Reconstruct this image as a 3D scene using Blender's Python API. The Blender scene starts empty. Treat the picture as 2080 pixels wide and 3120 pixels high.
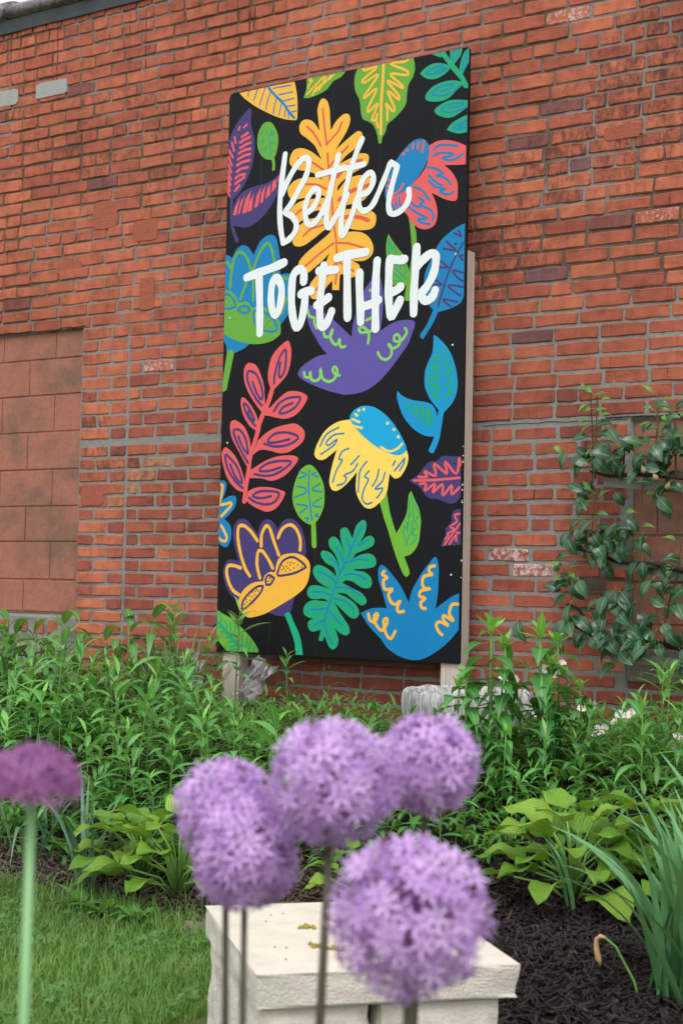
import bpy, bmesh, math, random
import numpy as np
from mathutils import Vector, Matrix, noise, geometry
sc = bpy.context.scene
COL = sc.collection
random.seed(7)
R = math.radians

# ------------------------------------------------------------------ camera
cam_d = bpy.data.cameras.new('camera')
cam = bpy.data.objects.new('camera', cam_d); COL.objects.link(cam); sc.camera = cam
right = Vector((0.84110758, 0.54049073, 0.02019436)); up = Vector((0.00973854, -0.05246482, 0.99857529))
fwd = Vector((-0.54078018, 0.83971258, 0.04939215)); CAMP = Vector((3.41680036, -5.25258106, 0.28737108))
m3 = Matrix((right, up, -fwd)).transposed().to_4x4(); m3.translation = CAMP
cam.matrix_world = m3
cam_d.sensor_fit = 'VERTICAL'; cam_d.sensor_height = 23.5; cam_d.sensor_width = 15.67; cam_d.lens = 35.0
cam_d.clip_start = 0.05; cam_d.clip_end = 200
cam_d.dof.use_dof = True; cam_d.dof.focus_distance = 6.1; cam_d.dof.aperture_fstop = 5.4

# ------------------------------------------------------------------ overcast daylight
SUN_EL, SUN_AZ = R(55), R(158)          # azimuth measured from +Y, clockwise
world = bpy.data.worlds.new('World'); sc.world = world; world.use_nodes = True
wn = world.node_tree.nodes; wl = world.node_tree.links
bg = wn['Background']
sky = wn.new('ShaderNodeTexSky'); sky.sky_type = 'NISHITA'; sky.sun_disc = False
sky.sun_elevation = SUN_EL; sky.sun_rotation = SUN_AZ; sky.air_density = 1.0; sky.dust_density = 4.0
hs = wn.new('ShaderNodeHueSaturation'); hs.inputs['Saturation'].default_value = 0.22
wl.new(sky.outputs['Color'], hs.inputs['Color']); 
ov = wn.new('ShaderNodeMix'); ov.data_type = 'RGBA'; ov.inputs[0].default_value = 0.75        # an even cloud deck veils the clear sky
ov.inputs[7].default_value = (7.0, 7.15, 7.4, 1); wl.new(hs.outputs['Color'], ov.inputs[6]); wl.new(ov.outputs[2], bg.inputs['Color'])
bg.inputs['Strength'].default_value = 0.15
sun_d = bpy.data.lights.new('sun', 'SUN'); sun_d.energy = 0.9; sun_d.angle = R(30); sun_d.color = (1.0, 0.96, 0.9)
sun = bpy.data.objects.new('sun', sun_d); COL.objects.link(sun)
sdir = Vector((math.sin(SUN_AZ) * math.cos(SUN_EL), math.cos(SUN_AZ) * math.cos(SUN_EL), math.sin(SUN_EL)))
sun.rotation_euler = sdir.to_track_quat('Z', 'Y').to_euler(); sun.location = sdir * 20
sc.view_settings.view_transform = 'Standard'; sc.view_settings.look = 'None'
sc.view_settings.gamma = 1.0; sc.view_settings.use_curve_mapping = False
sc.view_settings.exposure = 0.56
sc.cycles.max_bounces = 8; sc.cycles.transparent_max_bounces = 12

# ------------------------------------------------------------------ helpers
def lin(r, g, b):
    f = lambda c: (c / 255 / 12.92) if c <= 10 else ((c / 255 + 0.055) / 1.055) ** 2.4
    return (f(r), f(g), f(b), 1.0)
class NT:
    """small node-tree writer"""
    def __init__(s, name):
        s.m = bpy.data.materials.new(name); s.m.use_nodes = True
        s.n = s.m.node_tree.nodes; s.l = s.m.node_tree.links
        s.b = s.n['Principled BSDF']; s.out = s.n['Material Output']
    def node(s, t, **kw):
        x = s.n.new(t)
        for k, v in kw.items():
            if k in x.inputs: s.put(x.inputs[k], v)
            else: setattr(x, k, v)
        return x
    def put(s, sock, v):
        if isinstance(v, bpy.types.NodeSocket): s.l.new(v, sock)
        else: sock.default_value = v
    def pos(s, scale=(1, 1, 1)):
        g = s.node('ShaderNodeNewGeometry'); mp = s.node('ShaderNodeMapping'); mp.inputs['Scale'].default_value = scale
        s.l.new(g.outputs['Position'], mp.inputs['Vector']); return mp.outputs['Vector']
    def noise(s, scale, detail=4, vec=None, rough=0.6):
        x = s.node('ShaderNodeTexNoise'); x.inputs['Scale'].default_value = scale; x.inputs['Detail'].default_value = detail
        x.inputs['Roughness'].default_value = rough
        s.l.new(vec if vec is not None else s.pos(), x.inputs['Vector']); return x.outputs['Fac']
    def ramp(s, fac, *stops):
        x = s.node('ShaderNodeValToRGB'); e = x.color_ramp.elements
        while len(e) < len(stops): e.new(0.5)
        for i, (p, c) in enumerate(stops):
            e[i].position = p; e[i].color = c if hasattr(c, '__len__') else (c, c, c, 1)
        s.l.new(fac, x.inputs['Fac']); return x.outputs['Color']
    def mix(s, f, a, b, mode='MIX'):
        x = s.node('ShaderNodeMix', data_type='RGBA', blend_type=mode)
        s.put(x.inputs[0], f); s.put(x.inputs[6], a); s.put(x.inputs[7], b); return x.outputs[2]
    def math(s, op, a, b=0.0, clamp=False):
        x = s.node('ShaderNodeMath', operation=op); x.use_clamp = clamp
        s.put(x.inputs[0], a); s.put(x.inputs[1], b); return x.outputs[0]
    def bump(s, h, strength=0.3, dist=0.003):
        x = s.node('ShaderNodeBump'); x.inputs['Strength'].default_value = strength; x.inputs['Distance'].default_value = dist
        s.l.new(h, x.inputs['Height']); s.l.new(x.outputs['Normal'], s.b.inputs['Normal']); return x
    def set(s, color=None, rough=None, spec=None):
        if color is not None: s.put(s.b.inputs['Base Color'], color)
        if rough is not None: s.put(s.b.inputs['Roughness'], rough)
        if spec is not None: s.put(s.b.inputs['Specular IOR Level'], spec)
        return s.m

def mesh(name, verts, faces, mats=(), fmat=None, smooth=False):
    me = bpy.data.meshes.new(name)
    me.from_pydata([tuple(v) for v in verts], [], [tuple(f) for f in faces])
    for m in (mats if isinstance(mats, (list, tuple)) else [mats]): me.materials.append(m)
    if fmat is not None: me.polygons.foreach_set('material_index', fmat)
    if smooth: me.polygons.foreach_set('use_smooth', [True] * len(me.polygons))
    me.update(); return me
def npmesh(name, V, F, mat, k=3, smooth=False):
    """fast mesh from numpy arrays of k-gons"""
    me = bpy.data.meshes.new(name); V = np.asarray(V, np.float32); F = np.asarray(F, np.int32)
    me.vertices.add(len(V)); me.vertices.foreach_set('co', V.ravel())
    me.loops.add(F.size); me.loops.foreach_set('vertex_index', F.ravel())
    me.polygons.add(len(F)); me.polygons.foreach_set('loop_start', np.arange(0, F.size, k, dtype=np.int32))
    if smooth: me.polygons.foreach_set('use_smooth', np.ones(len(F), bool))
    me.materials.append(mat); me.update(calc_edges=True); return me
def obj(name, me, parent=None, loc=None, mat=None, kind=None, label=None):
    o = bpy.data.objects.new(name, me); COL.objects.link(o)
    if parent: o.parent = parent
    if mat is not None: o.matrix_local = mat
    elif loc is not None: o.location = loc
    if kind: o['kind'] = kind
    if label: o['label'] = label
    return o
def tag(o, label, cat, group=None):
    o['label'] = label; o['category'] = cat
    if group: o['group'] = group
    return o
def thing(name, label, cat, loc=(0, 0, 0), group=None):
    o = obj(name, None, loc=loc); o.empty_display_size = 0.05
    return tag(o, label, cat, group)
def box(x0, x1, y0, y1, z0, z1):
    v = [(x, y, z) for x in (x0, x1) for y in (y0, y1) for z in (z0, z1)]
    return v, [(0, 1, 3, 2), (4, 6, 7, 5), (0, 4, 5, 1), (2, 3, 7, 6), (0, 2, 6, 4), (1, 5, 7, 3)]
def bevel_mesh(me, w, seg=2):
    bm = bmesh.new(); bm.from_mesh(me)
    bmesh.ops.bevel(bm, geom=bm.edges[:], offset=w, segments=seg, profile=0.6, affect='EDGES')
    bm.to_mesh(me); bm.free(); return me
def tube(pts, rad, n=6):
    """tapered tube along points; rad is a number or one per point"""
    pts = [Vector(p) for p in pts]; rad = rad if hasattr(rad, '__len__') else [rad] * len(pts)
    V, F = [], []
    for i, p in enumerate(pts):
        t = (pts[min(i + 1, len(pts) - 1)] - pts[max(i - 1, 0)]).normalized()
        a = t.orthogonal().normalized() if i == 0 else (a - t * a.dot(t)).normalized()
        b = t.cross(a)
        for k in range(n):
            an = 2 * math.pi * k / n; V.append(p + (a * math.cos(an) + b * math.sin(an)) * rad[i])
    for i in range(len(pts) - 1):
        for k in range(n):
            F.append((i * n + k, i * n + (k + 1) % n, (i + 1) * n + (k + 1) % n, (i + 1) * n + k))
    F.append(tuple(range(n - 1, -1, -1))); F.append(tuple((len(pts) - 1) * n + k for k in range(n)))
    return V, F
class MB:
    def __init__(s): s.v, s.f, s.m = [], [], []
    def add(s, vf, mi=0, M=None):
        o = len(s.v); v, f = vf
        s.v += [M @ Vector(p) for p in v] if M is not None else list(v)
        s.f += [tuple(i + o for i in q) for q in f]; s.m += [mi] * len(f); return s
    def mesh(s, name, mats, smooth=False): return mesh(name, s.v, s.f, mats, s.m, smooth)

def ground_z(x, y):
    t = min(max((-0.45 - y) / 1.75, 0), 1); t = t * t * (3 - 2 * t)
    z = -0.28 - 0.36 * t
    d = math.hypot((x - 2.05) / 0.75, (y + 2.0) / 0.55)           # the dark mulch mound
    if d < 1: z += 0.07 * (1 - d * d) ** 2
    return z

# ================================================================== BRICK WALL
WY = 0.15                                    # front plane of the wall
def brick_material(name, from_attr):
    t = NT(name)
    if from_attr: c = t.node('ShaderNodeVertexColor', layer_name='tint').outputs['Color']
    else: c = t.node('ShaderNodeObjectInfo').outputs['Color']
    s = t.node('ShaderNodeSeparateColor'); t.l.new(c, s.inputs[0]); tr, ts, tw = s.outputs
    base = t.ramp(tr, (0.0, lin(120, 84, 86)), (0.12, lin(136, 78, 68)), (0.32, lin(158, 84, 69)), (0.55, lin(180, 100, 75)),
                  (0.75, lin(190, 110, 83)), (0.9, lin(196, 112, 80)), (1.0, lin(184, 136, 106)))
    n1 = t.noise(14, 5); base = t.mix(0.75, base, t.ramp(n1, (0.3, 0.5), (0.5, 0.95), (0.72, 1.2)), 'MULTIPLY')
    band = t.noise(26, 2, t.pos((1, 1, 0.06)))                   # kiln flashing: upright bands of hue
    base = t.mix(t.ramp(band, (0.50, 0.0), (0.64, 0.4)), base, t.mix(t.noise(5, 2), lin(182, 108, 84), lin(112, 58, 52)))
    base = t.mix(.8, base, t.ramp(t.noise(1.3, 4), (.34, .74), (.5, 1.0), (.66, 1.12)), 'MULTIPLY')   # whole areas more or less weathered
    # soot streaks and blotches
    st = t.noise(34, 5, t.pos((1, 1, 0.55)), 0.75)
    thr = t.math('SUBTRACT', 0.80, t.math('MULTIPLY', ts, 0.40))
    msk = t.math('MULTIPLY', t.math('SUBTRACT', st, thr), 5.0, True)
    base = t.mix(t.math('MULTIPLY', msk, 0.8), base, lin(74, 52, 48))
    sp = t.noise(160, 2); base = t.mix(t.ramp(sp, (0.66, 0.0), (0.74, 0.55)), base, lin(88, 50, 42))
    # lime bloom
    wn_ = t.noise(55, 5, None, 0.75)
    wm = t.math('MULTIPLY', t.math('SUBTRACT', wn_, t.math('SUBTRACT', 0.86, t.math('MULTIPLY', tw, 0.42))), 6.0, True)
    base = t.mix(t.math('MULTIPLY', wm, 0.85), base, lin(214, 196, 196))
    # dripped tar below the coping
    dr = t.math('ADD', t.noise(80, 3, t.pos((1, 1, 0.012)), 0.6), t.math('MULTIPLY', t.math('SUBTRACT', t.noise(2.4, 2, t.pos((1, 1, .3))), .5), .35))
    g = t.node('ShaderNodeNewGeometry'); sx = t.node('ShaderNodeSeparateXYZ'); t.l.new(g.outputs['Position'], sx.inputs[0])
    hi = t.node('ShaderNodeMapRange'); t.l.new(sx.outputs['Z'], hi.inputs[0])
    hi.inputs[1].default_value = 2.35; hi.inputs[2].default_value = 3.05; hi.inputs[3].default_value = 0.0; hi.inputs[4].default_value = 0.13
    dm = t.math('MULTIPLY', t.math('SUBTRACT', t.math('ADD', dr, hi.outputs[0]), 0.70), 16.0, True)
    base = t.mix(t.math('MULTIPLY', dm, 0.85), base, lin(52, 36, 36))
    h = t.math('ADD', t.noise(70, 6, None, 0.75), t.math('MULTIPLY', t.noise(260, 3), 0.5))
    t.bump(h, 0.75, 0.007)
    return t.set(base, 0.88, 0.25)
M_BRICK = brick_material('brick_clay', False); M_BRICKS = brick_material('brick_clay_mass', True)

t = NT('mortar')
lo = t.noise(1.6, 3); fine = t.noise(60, 5, None, 0.8)
light = t.mix(fine, lin(104, 101, 95), lin(166, 165, 162)); dirty = t.mix(fine, lin(62, 54, 46), lin(124, 112, 96))
g = t.node('ShaderNodeNewGeometry'); sx = t.node('ShaderNodeSeparateXYZ'); t.l.new(g.outputs['Position'], sx.inputs[0])
up_ = t.node('ShaderNodeMapRange'); t.l.new(sx.outputs['Z'], up_.inputs[0])          # the upper courses were never repointed
for q_, v_ in ((1, .9), (2, 2.0), (3, -.12), (4, .045)): up_.inputs[q_].default_value = v_
mc = t.mix(t.ramp(t.math('ADD', lo, up_.outputs[0]), (0.46, 0.0), (0.58, 1.0)), light, dirty)
t.bump(t.math('ADD', t.noise(90, 6, None, 0.8), t.noise(400, 2)), 0.7, 0.006)
M_MORTAR = t.set(mc, 0.95, 0.2)

t = NT('painted_block')
c = t.mix(t.noise(5, 4), lin(176, 118, 100), lin(152, 98, 82))
c = t.mix(t.ramp(t.noise(3.2, 4, t.pos((1, 1, 1.2))), (0.46, 0.0), (0.64, 0.8)), c, lin(116, 94, 80))
c = t.mix(.7, c, t.ramp(t.noise(45, 5, None, .8), (.3, .7), (.7, 1.15)), 'MULTIPLY')
c = t.mix(t.ramp(t.noise(150, 2), (0.64, 0.0), (0.72, 0.6)), c, lin(110, 66, 54))
t.bump(t.math('ADD', t.noise(120, 4, None, 0.7), t.noise(420, 2)), 0.5, 0.004)
M_BLOCK = t.set(c, 0.92, 0.2)
t = NT('rough_stone')
c = t.mix(t.noise(30, 6, None, 0.8), lin(92, 84, 76), lin(160, 148, 136)); t.bump(t.noise(60, 6, None, 0.8), 1.0, 0.01)
M_STONE = t.set(c, 0.95, 0.2)

wall = thing('brick_wall', 'old red brick wall with patched mortar and infilled openings behind the mural', 'wall', (0, WY, -0.35))
WL = Vector((0, WY, -0.35))
def wobj(name, me, loc=(0, 0, 0), **k): return obj(name, me, wall, Vector(loc) - WL, **k)

XL, XR = -3.4, 2.8
BL = (-2.78, -1.555, 0.135, 1.50)            # left block infill  x0 x1 z0 z1
BR = (1.222, 2.35, 0.085, 0.945)             # right block infill
def brick_shape(L, H, D, seed):
    """front ring, shoulder ring and back ring of an uneven brick; centre of the front face at the origin"""
    rnd = random.Random(seed); a, b = L / 2, H / 2
    j = lambda s: rnd.uniform(-s, s)
    cx, cz = rnd.uniform(0.0025, 0.009), rnd.uniform(0.0025, 0.007)
    out = [(-a + cx, -b), (-a * 0.33, -b + j(.0018)), (a * 0.33, -b + j(.0018)), (a - cx, -b), (a, -b + cz), (a, b - cz),
           (a - cx, b), (a * 0.2, b + j(.0016)), (-a + cx, b), (-a, b - cz), (-a, -b + cz)]
    out = [(x + j(.0034), z + j(.0024)) for x, z in out]; n = len(out)
    V = [(x * (1 - 0.0035 / a), j(.0012), z * (1 - 0.0035 / b)) for x, z in out]
    V += [(x, 0.004, z) for x, z in out]; V += [(x, D, z) for x, z in out]
    F = [tuple(range(n - 1, -1, -1))[::-1]]
    for r in range(2):
        for k in range(n): F.append((r * n + (k + 1) % n, r * n + k, (r + 1) * n + k, (r + 1) * n + (k + 1) % n))
    return V, F
bricks = []                                  # (x0, x1, z0, z1, y, tint, soot, bloom)
rb = random.Random(11)
def put_brick(x0, x1, z0, z1, dy=0.0, tint=None, soot=None, bloom=None):
    if x1 - x0 < 0.03: return
    xm, zm = (x0 + x1) / 2, (z0 + z1) / 2
    if tint is None:
        q = rb.random()
        if q < .012: tint = rb.uniform(0, .12)
        elif q < .03: tint = rb.uniform(.92, 1.0) if zm < 1.1 else rb.uniform(.84, .93)
        else: tint = min(max(rb.gauss(.58 if zm > 1.05 else .38, .11), .14), .93)
    n = noise.noise(Vector((xm * 1.1, zm * 1.3, 3.1)))
    if soot is None: soot = min(max(0.44 + 0.95 * n + rb.uniform(-.2, .25), 0), 1)
    if bloom is None: bloom = 0.9 if rb.random() < 0.006 else rb.uniform(0, .42)
    bricks.append((x0, x1, z0, z1, WY + dy + rb.uniform(-.0025, .0025), tint, soot, bloom))
def fill(xa, xb, z0, z1, L, g, off, **k):
    x = xa - off
    while x < xb:
        l = L * rb.uniform(.965, 1.03) if L > .12 else L * rb.uniform(.93, 1.06)
        if L > .12 and rb.random() < .06: l = L * 0.5
        a, b = max(x, xa), min(x + l, xb)
        if b - a > 0.03: put_brick(a + g / 2, b - g / 2, z0 + rb.uniform(-.0012, .0012), z1 + rb.uniform(-.0012, .0012), **k)
        x += l
rows = [(0.928 - .0595 * k - .0475, 0.928 - .0595 * k, 0) for k in range(22)] + [(0.962 + .06 * k, 0.962 + .06 * k + .0508, k) for k in range(35)]
for i, (z0, z1, k) in enumerate(rows):
    zm = (z0 + z1) / 2; head = k in (16, 24, 33); L = 0.096 if head else 0.19
    g = 0.0095 if zm > 1.0 else 0.0125
    off = (i % 2) * L * 0.5 + rb.uniform(0, .02)
    if k == 34: L = .096
    spans = [(XL, XR)]
    if BL[2] - 0.02 < zm < BL[3]: spans = [(XL, BL[0]), (-1.258, XR)]
    elif zm <= BL[2]: spans = [(XL, -2.78), (-1.258, XR)]
    if zm < BR[3]:
        spans = [(a, min(b, BR[0] - .004)) for a, b in spans] + [(BR[1], XR)]
    if zm < BL[3]:                            # the narrow pier between the infill and the straight joint
        if i % 2: put_brick(-1.548, -1.455, z0, z1); put_brick(-1.443, -1.266, z0, z1, tint=rb.uniform(.55, .92))
        else: put_brick(-1.548, -1.372, z0, z1, tint=rb.uniform(.55, .92)); put_brick(-1.36, -1.266, z0, z1)
    if zm < -0.02:                            # darker smooth bricks under the ledge
        spans = [(a, b) for a, b in spans if b < -1.2 or a > 2] + [(-1.258, -0.345), (0.43, BR[0] - .004)]
        fill(-0.34, 0.425, z0, z1, 0.2, .006, off, tint=0.2, soot=.45, bloom=.2)
    if zm < BR[2] - .13: fill(BR[0], BR[1], z0, z1, .2, .008, off, tint=0.16, soot=.5)
    for a, b in spans: fill(a, b, z0, z1, L, g, off + (a - XL) * 0)
for x in (-1.70, -1.79, -1.9, -2.03, -2.2):   # broken brick ends in the rubble under the left infill
    put_brick(x - .035, x + .03, 0.03 + rb.uniform(-.02, .02), .10, .012, rb.uniform(.4, .8), .6, .3)
# marked bricks of the photograph: lime-washed pair on the right, purple header high up
def mark(x, z, **k):
    for i, b in enumerate(bricks):
        if b[0] <= x <= b[1] and b[2] - .006 <= z <= b[3] + .006:
            bricks[i] = b[:5] + (k.get('tint', b[5]), k.get('soot', b[6]), k.get('bloom', b[7])); return
mark(.66, .42, bloom=1.0, tint=.3); mark(.90, .36, bloom=1.05, tint=.3); mark(1.03, 1.95, tint=0.0, soot=.2); mark(.86, 2.19, tint=.05)
mark(1.33, 1.71, bloom=.8); mark(.62, 3.0, bloom=.75); mark(-1.0, .85, tint=1.0); mark(-1.2, .72, tint=1.0)

# the 300 bricks that show largest are parts of their own; the rest one joined part
def in_view(x, z, pad=0.02):
    d = Vector((x, WY, z)) - CAMP; zz = d.dot(fwd)
    u, v = d.dot(right) / zz / (15.67 / 35 / 2), d.dot(up) / zz / (23.5 / 35 / 2)
    behind = -0.72 < x < 0.50 and 0.0 < z < 2.42
    return abs(u) < 1 + pad and abs(v) < 1 + pad and not behind and z > -0.05, zz
score = []
for i, b in enumerate(bricks):
    ok, zz = in_view((b[0] + b[1]) / 2, (b[2] + b[3]) / 2)
    score.append(((b[1] - b[0]) * (b[3] - b[2]) / zz ** 2 if ok else 0, i))
score.sort(reverse=True); single = {i for s, i in score[:300] if s > 0}
variants = {}
for kind, L in (('s', .178), ('h', .085)):
    variants[kind] = [mesh('brick_' + kind, *brick_shape(L, .048, .055, 50 + q), M_BRICK) for q in range(9)]
VB, FB, TB, nv = [], [], [], 0
for i, (x0, x1, z0, z1, y, tint, soot, bloom) in enumerate(bricks):
    L, H = x1 - x0, z1 - z0; c = Vector(((x0 + x1) / 2, y, (z0 + z1) / 2))
    flip = rb.random() < .5; tilt = rb.uniform(-.006, .006)
    if i in single:
        kind = 's' if L > .13 else 'h'
        o = obj('brick', rb.choice(variants[kind]), wall, c - WL)
        o.scale = ((L / (.178 if kind == 's' else .085)), 1, H / .048); o.rotation_euler = (0, tilt, 0)
        o.color = (tint, soot, bloom, 1)
    else:
        V, F = brick_shape(L, H, .055, 1000 + i)
        cs, sn = math.cos(tilt), math.sin(tilt)
        VB += [(c.x + v[0] * cs + v[2] * sn, c.y + v[1], c.z - v[0] * sn + v[2] * cs) for v in V]
        FB += [tuple(q + nv for q in f) for f in F]; TB += [(tint, soot, bloom, 1)] * len(V); nv += len(V)
me = mesh('brick_mass', [Vector(v) - WL for v in VB], FB, M_BRICKS)
at = me.color_attributes.new('tint', 'FLOAT_COLOR', 'POINT'); at.data.foreach_set('color', np.array(TB, np.float32).ravel())
obj('brickwork', me, wall, kind='stuff')

# mortar bed, uneven and smeared proud here and there
xs = np.concatenate([np.linspace(XL, -2.62, 50), np.linspace(-2.61, 1.82, 600), np.linspace(1.84, XR, 60)]); NX, NZ = len(xs), 460
zs = np.linspace(-0.42, 3.03, NZ)
V = np.zeros((NZ, NX, 3), np.float32)
for a, z in enumerate(zs):
    for b, x in enumerate(xs):
        d = (0.0042 + 0.0022 * min(max((z - .9) / .8, 0), 1)) + 0.0022 * noise.noise(Vector((x * 38, z * 38, 1.7))) + .0016 * noise.noise(Vector((x * 95, z * 95, 5)))
        pt = noise.noise(Vector((x * 1.3, z * 1.6, 9.0))) + 0.5 * noise.noise(Vector((x * 7, z * 9, 2.0)))
        if x < -0.55 or z < 1.3: d -= 0.0075 * max(0, pt - 0.50)
        if (BL[0] < x < BL[1] and BL[2] - .01 < z < BL[3]) or (BR[0] < x < BR[1] and -.06 < z < BR[3]): d = 0.0335
        elif BL[0] < x < BL[1] and -.02 < z <= BL[2]: d = 0.02 + 0.014 * noise.noise(Vector((x * 16, z * 16, 4)))
        V[a, b] = (x, d, z)
V[..., 2] += 0.35
idx = np.arange(NX * NZ).reshape(NZ, NX)
F = np.stack([idx[:-1, :-1], idx[:-1, 1:], idx[1:, 1:], idx[1:, :-1]], -1).reshape(-1, 4)
obj('mortar', npmesh('mortar', V.reshape(-1, 3), F, M_MORTAR, 4, True), wall)
wobj('wall_core', mesh('wall_core', *box(XL, XR, WY + .045, WY + .33, -.45, 3.03), M_MORTAR))
t = NT('grey_patch_mortar'); t.bump(t.noise(70, 6, None, .75), .6, .006); M_PATCH = t.set(t.mix(t.noise(25, 5, None, .8), lin(140, 142, 140), lin(168, 168, 164)), .95, .2)
# lime-grey patches where mortar covers whole bricks
for (x, z, w, h, s) in ((-2.12, 2.70, .16, .066, 3), (-1.80, 2.70, .17, .064, 5)):
    n = 18; pts = []
    for k in range(n):
        an = 2 * math.pi * k / n; r_ = 1 + .14 * noise.noise(Vector((k * .9, s, 0)))
        e = 0.22
        pts.append((w * .62 * math.copysign(abs(math.cos(an)) ** e, math.cos(an)) * r_, h * .62 * math.copysign(abs(math.sin(an)) ** e, math.sin(an)) * r_))
    V = [(a * .96, -.0035, b * .94) for a, b in pts] + [(a, .012, b) for a, b in pts]
    F = [tuple(range(n))] + [((k + 1) % n, k, n + k, n + (k + 1) % n) for k in range(n)]
    wobj('mortar_patch', mesh('mortar_patch', V, F, M_PATCH), (x, WY, z))

# brick-coloured render smeared over joints
t = NT('pink_render'); c = t.mix(t.noise(9, 4), lin(150, 84, 66), lin(170, 98, 76)); c = t.mix(t.ramp(t.noise(60, 5, None, .8), (.5, 0), (.75, .6)), c, lin(118, 74, 62))
t.bump(t.noise(60, 6, None, .75), .8, .008); M_SMEAR = t.set(c, .95, .2)
for q, (x, z, w, h) in enumerate(((-1.43, 2.03, .15, .13), (-1.18, 1.93, .15, .10), (-1.16, 1.63, .09, .15), (-1.65, 1.80, .16, .055), (-1.46, .70, .14, .10), (1.18, 2.05, .15, .055))):
    n = 44; pts = []
    for k in range(n):
        an = 2 * math.pi * k / n; r_ = 1 + .06 * noise.noise(Vector((k * .5, q * 3.3, 0))) + .06 * noise.noise(Vector((k * 1.7, q * 3.3, 4)))
        pts.append((w * .53 * math.copysign(abs(math.cos(an)) ** .3, math.cos(an)) * r_, h * .53 * math.copysign(abs(math.sin(an)) ** .3, math.sin(an)) * r_))
    V = [(a * .94, -.0026, b * .94) for a, b in pts] + [(a, .006, b) for a, b in pts]
    F = [tuple(range(n))] + [((k + 1) % n, k, n + k, n + (k + 1) % n) for k in range(n)]
    wobj('render_patch', mesh('render_patch', V, F, M_SMEAR), (x, WY, z))
for a, b, c0, c1 in (BL, BR):
    wobj('block_joint', mesh('block_joint', *box(a + .002, b - .002, WY + .0295, WY + .04, c0, c1 - .004), M_BLOCK))
def block(x0, x1, z0, z1, y, m=None, name='concrete_block', D=.04):
    V, F = box(-(x1 - x0) / 2, (x1 - x0) / 2, 0, D, -(z1 - z0) / 2, (z1 - z0) / 2)
    me = bevel_mesh(mesh(name, V, F, m or M_BLOCK), .0035)
    return wobj(name, me, ((x0 + x1) / 2, y, (z0 + z1) / 2))
zb = [1.497, 1.368, 1.192, 1.012, .829, .651, .479, .296, .139]
for r_ in range(8):
    js = [-1.912 - .35, -1.912] if r_ % 2 else [-1.741 - .35 * 2, -1.741 - .35, -1.741]
    e = [BL[0]] + js + [BL[1] - .006]
    for a, b in zip(e, e[1:]): block(a + .003, b - .003, zb[r_ + 1] + .0036, zb[r_] - .0036, WY + .024 + rb.uniform(-.001, .001))
zb = [.935, .873, .686, .504, .329, .171, .088]
for r_ in range(6):
    e = [BR[0] + .006] + ([1.50, 1.85, 2.2] if r_ % 2 else [1.325, 1.675, 2.02]) + [BR[1]]
    for a, b in zip(e, e[1:]): block(a + .003, b - .003, zb[r_ + 1] + .0036, zb[r_] - .0036, WY + .024 + rb.uniform(-.001, .001))
block(BR[0] + .004, BR[1], -.042, .080, WY - .012, M_STONE, 'stone_sill', .06)
# open crack along the wide bed joint right of the sign, and shade painted as dark lines under the lintel courses of both infills
t = NT('crack_and_lintel_shade'); M_CRACK_SHADE = t.set(lin(44, 36, 32), 1.0, 0.0)
def crack_or_shade_line(xa, xb, z0, w, seed):
    V, F = [], []; n = int((xb - xa) / .012)
    for k in range(n + 1):
        x = xa + (xb - xa) * k / n; z = z0 + .0055 * noise.noise(Vector((x * 14, seed, 0))) + .002 * noise.noise(Vector((x * 60, seed, 0))); h = w * (.5 + .5 * noise.noise(Vector((x * 25, seed, 6))) ** 2 + .2)
        V += [(x, WY + .0012, z - h), (x, WY + .0012, z + h)]
    for k in range(n): F.append((2 * k, 2 * k + 2, 2 * k + 3, 2 * k + 1))
    wobj('crack_or_shade_line', mesh('crack_or_shade_line', V, F, M_CRACK_SHADE))
crack_or_shade_line(.60, 1.215, .945, .0018, 2.2); crack_or_shade_line(BL[0], BL[1] + .02, 1.508, .0035, 5.1); crack_or_shade_line(BR[0] - .1, BR[1], .952, .0032, 7.7)
# thin brick ledge below the sign
V, F = [], []
n = 24
for k in range(n + 1):
    x = -0.345 + .775 * k / n; q = lambda s: .004 * noise.noise(Vector((x * 20, s, 5)))
    V += [(x, WY - .05 + q(1), -.030 + q(2)), (x, WY - .052 + q(3), -.006 + q(4)), (x, WY + .02, -.002), (x, WY + .02, -.034)]
for k in range(n):
    for c_ in range(4): F.append((k * 4 + c_, k * 4 + (c_ + 1) % 4, k * 4 + 4 + (c_ + 1) % 4, k * 4 + 4 + c_))
F += [(0, 1, 2, 3), tuple(n * 4 + c_ for c_ in (3, 2, 1, 0))]
t = NT('dark_sill'); c = t.mix(t.noise(50, 5, None, .8), lin(66, 44, 38), lin(128, 92, 78)); t.bump(t.noise(80, 5), .8, .006); M_SILL = t.set(c, .95, .2)
wobj('brick_ledge', mesh('brick_ledge', V, F, M_SILL))

# coping: dark flashing and half-round glazed tiles
t = NT('flashing_metal'); c = t.mix(t.noise(9, 4, t.pos((1, 1, .3))), lin(66, 70, 76), lin(96, 100, 106)); t.bump(t.noise(14, 3), .3, .006)
M_FLASH = t.set(c, .5); M_FLASH.node_tree.nodes['Principled BSDF'].inputs['Metallic'].default_value = .35
t = NT('coping_tile'); c = t.mix(t.ramp(t.noise(40, 5, None, .8), (.45, 0), (.7, 1)), lin(70, 66, 72), lin(140, 128, 118)); t.bump(t.noise(60, 4), .4, .005)
M_COPE = t.set(c, .38)
V, F = [], []; n = 60
for k in range(n + 1):
    x = XL + (XR - XL) * k / n; wv = .006 * noise.noise(Vector((x * 3.2, 0, 8))); wz = .004 * noise.noise(Vector((x * 2.5, 4, 1)))
    V += [(x, WY - .012 + wv, 3.028 + wz), (x, WY - .030 + wv * .5, 3.085), (x, WY - .026 + wv * .5, 3.089), (x, WY + .05, 3.092), (x, WY + .05, 3.03)]
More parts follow.
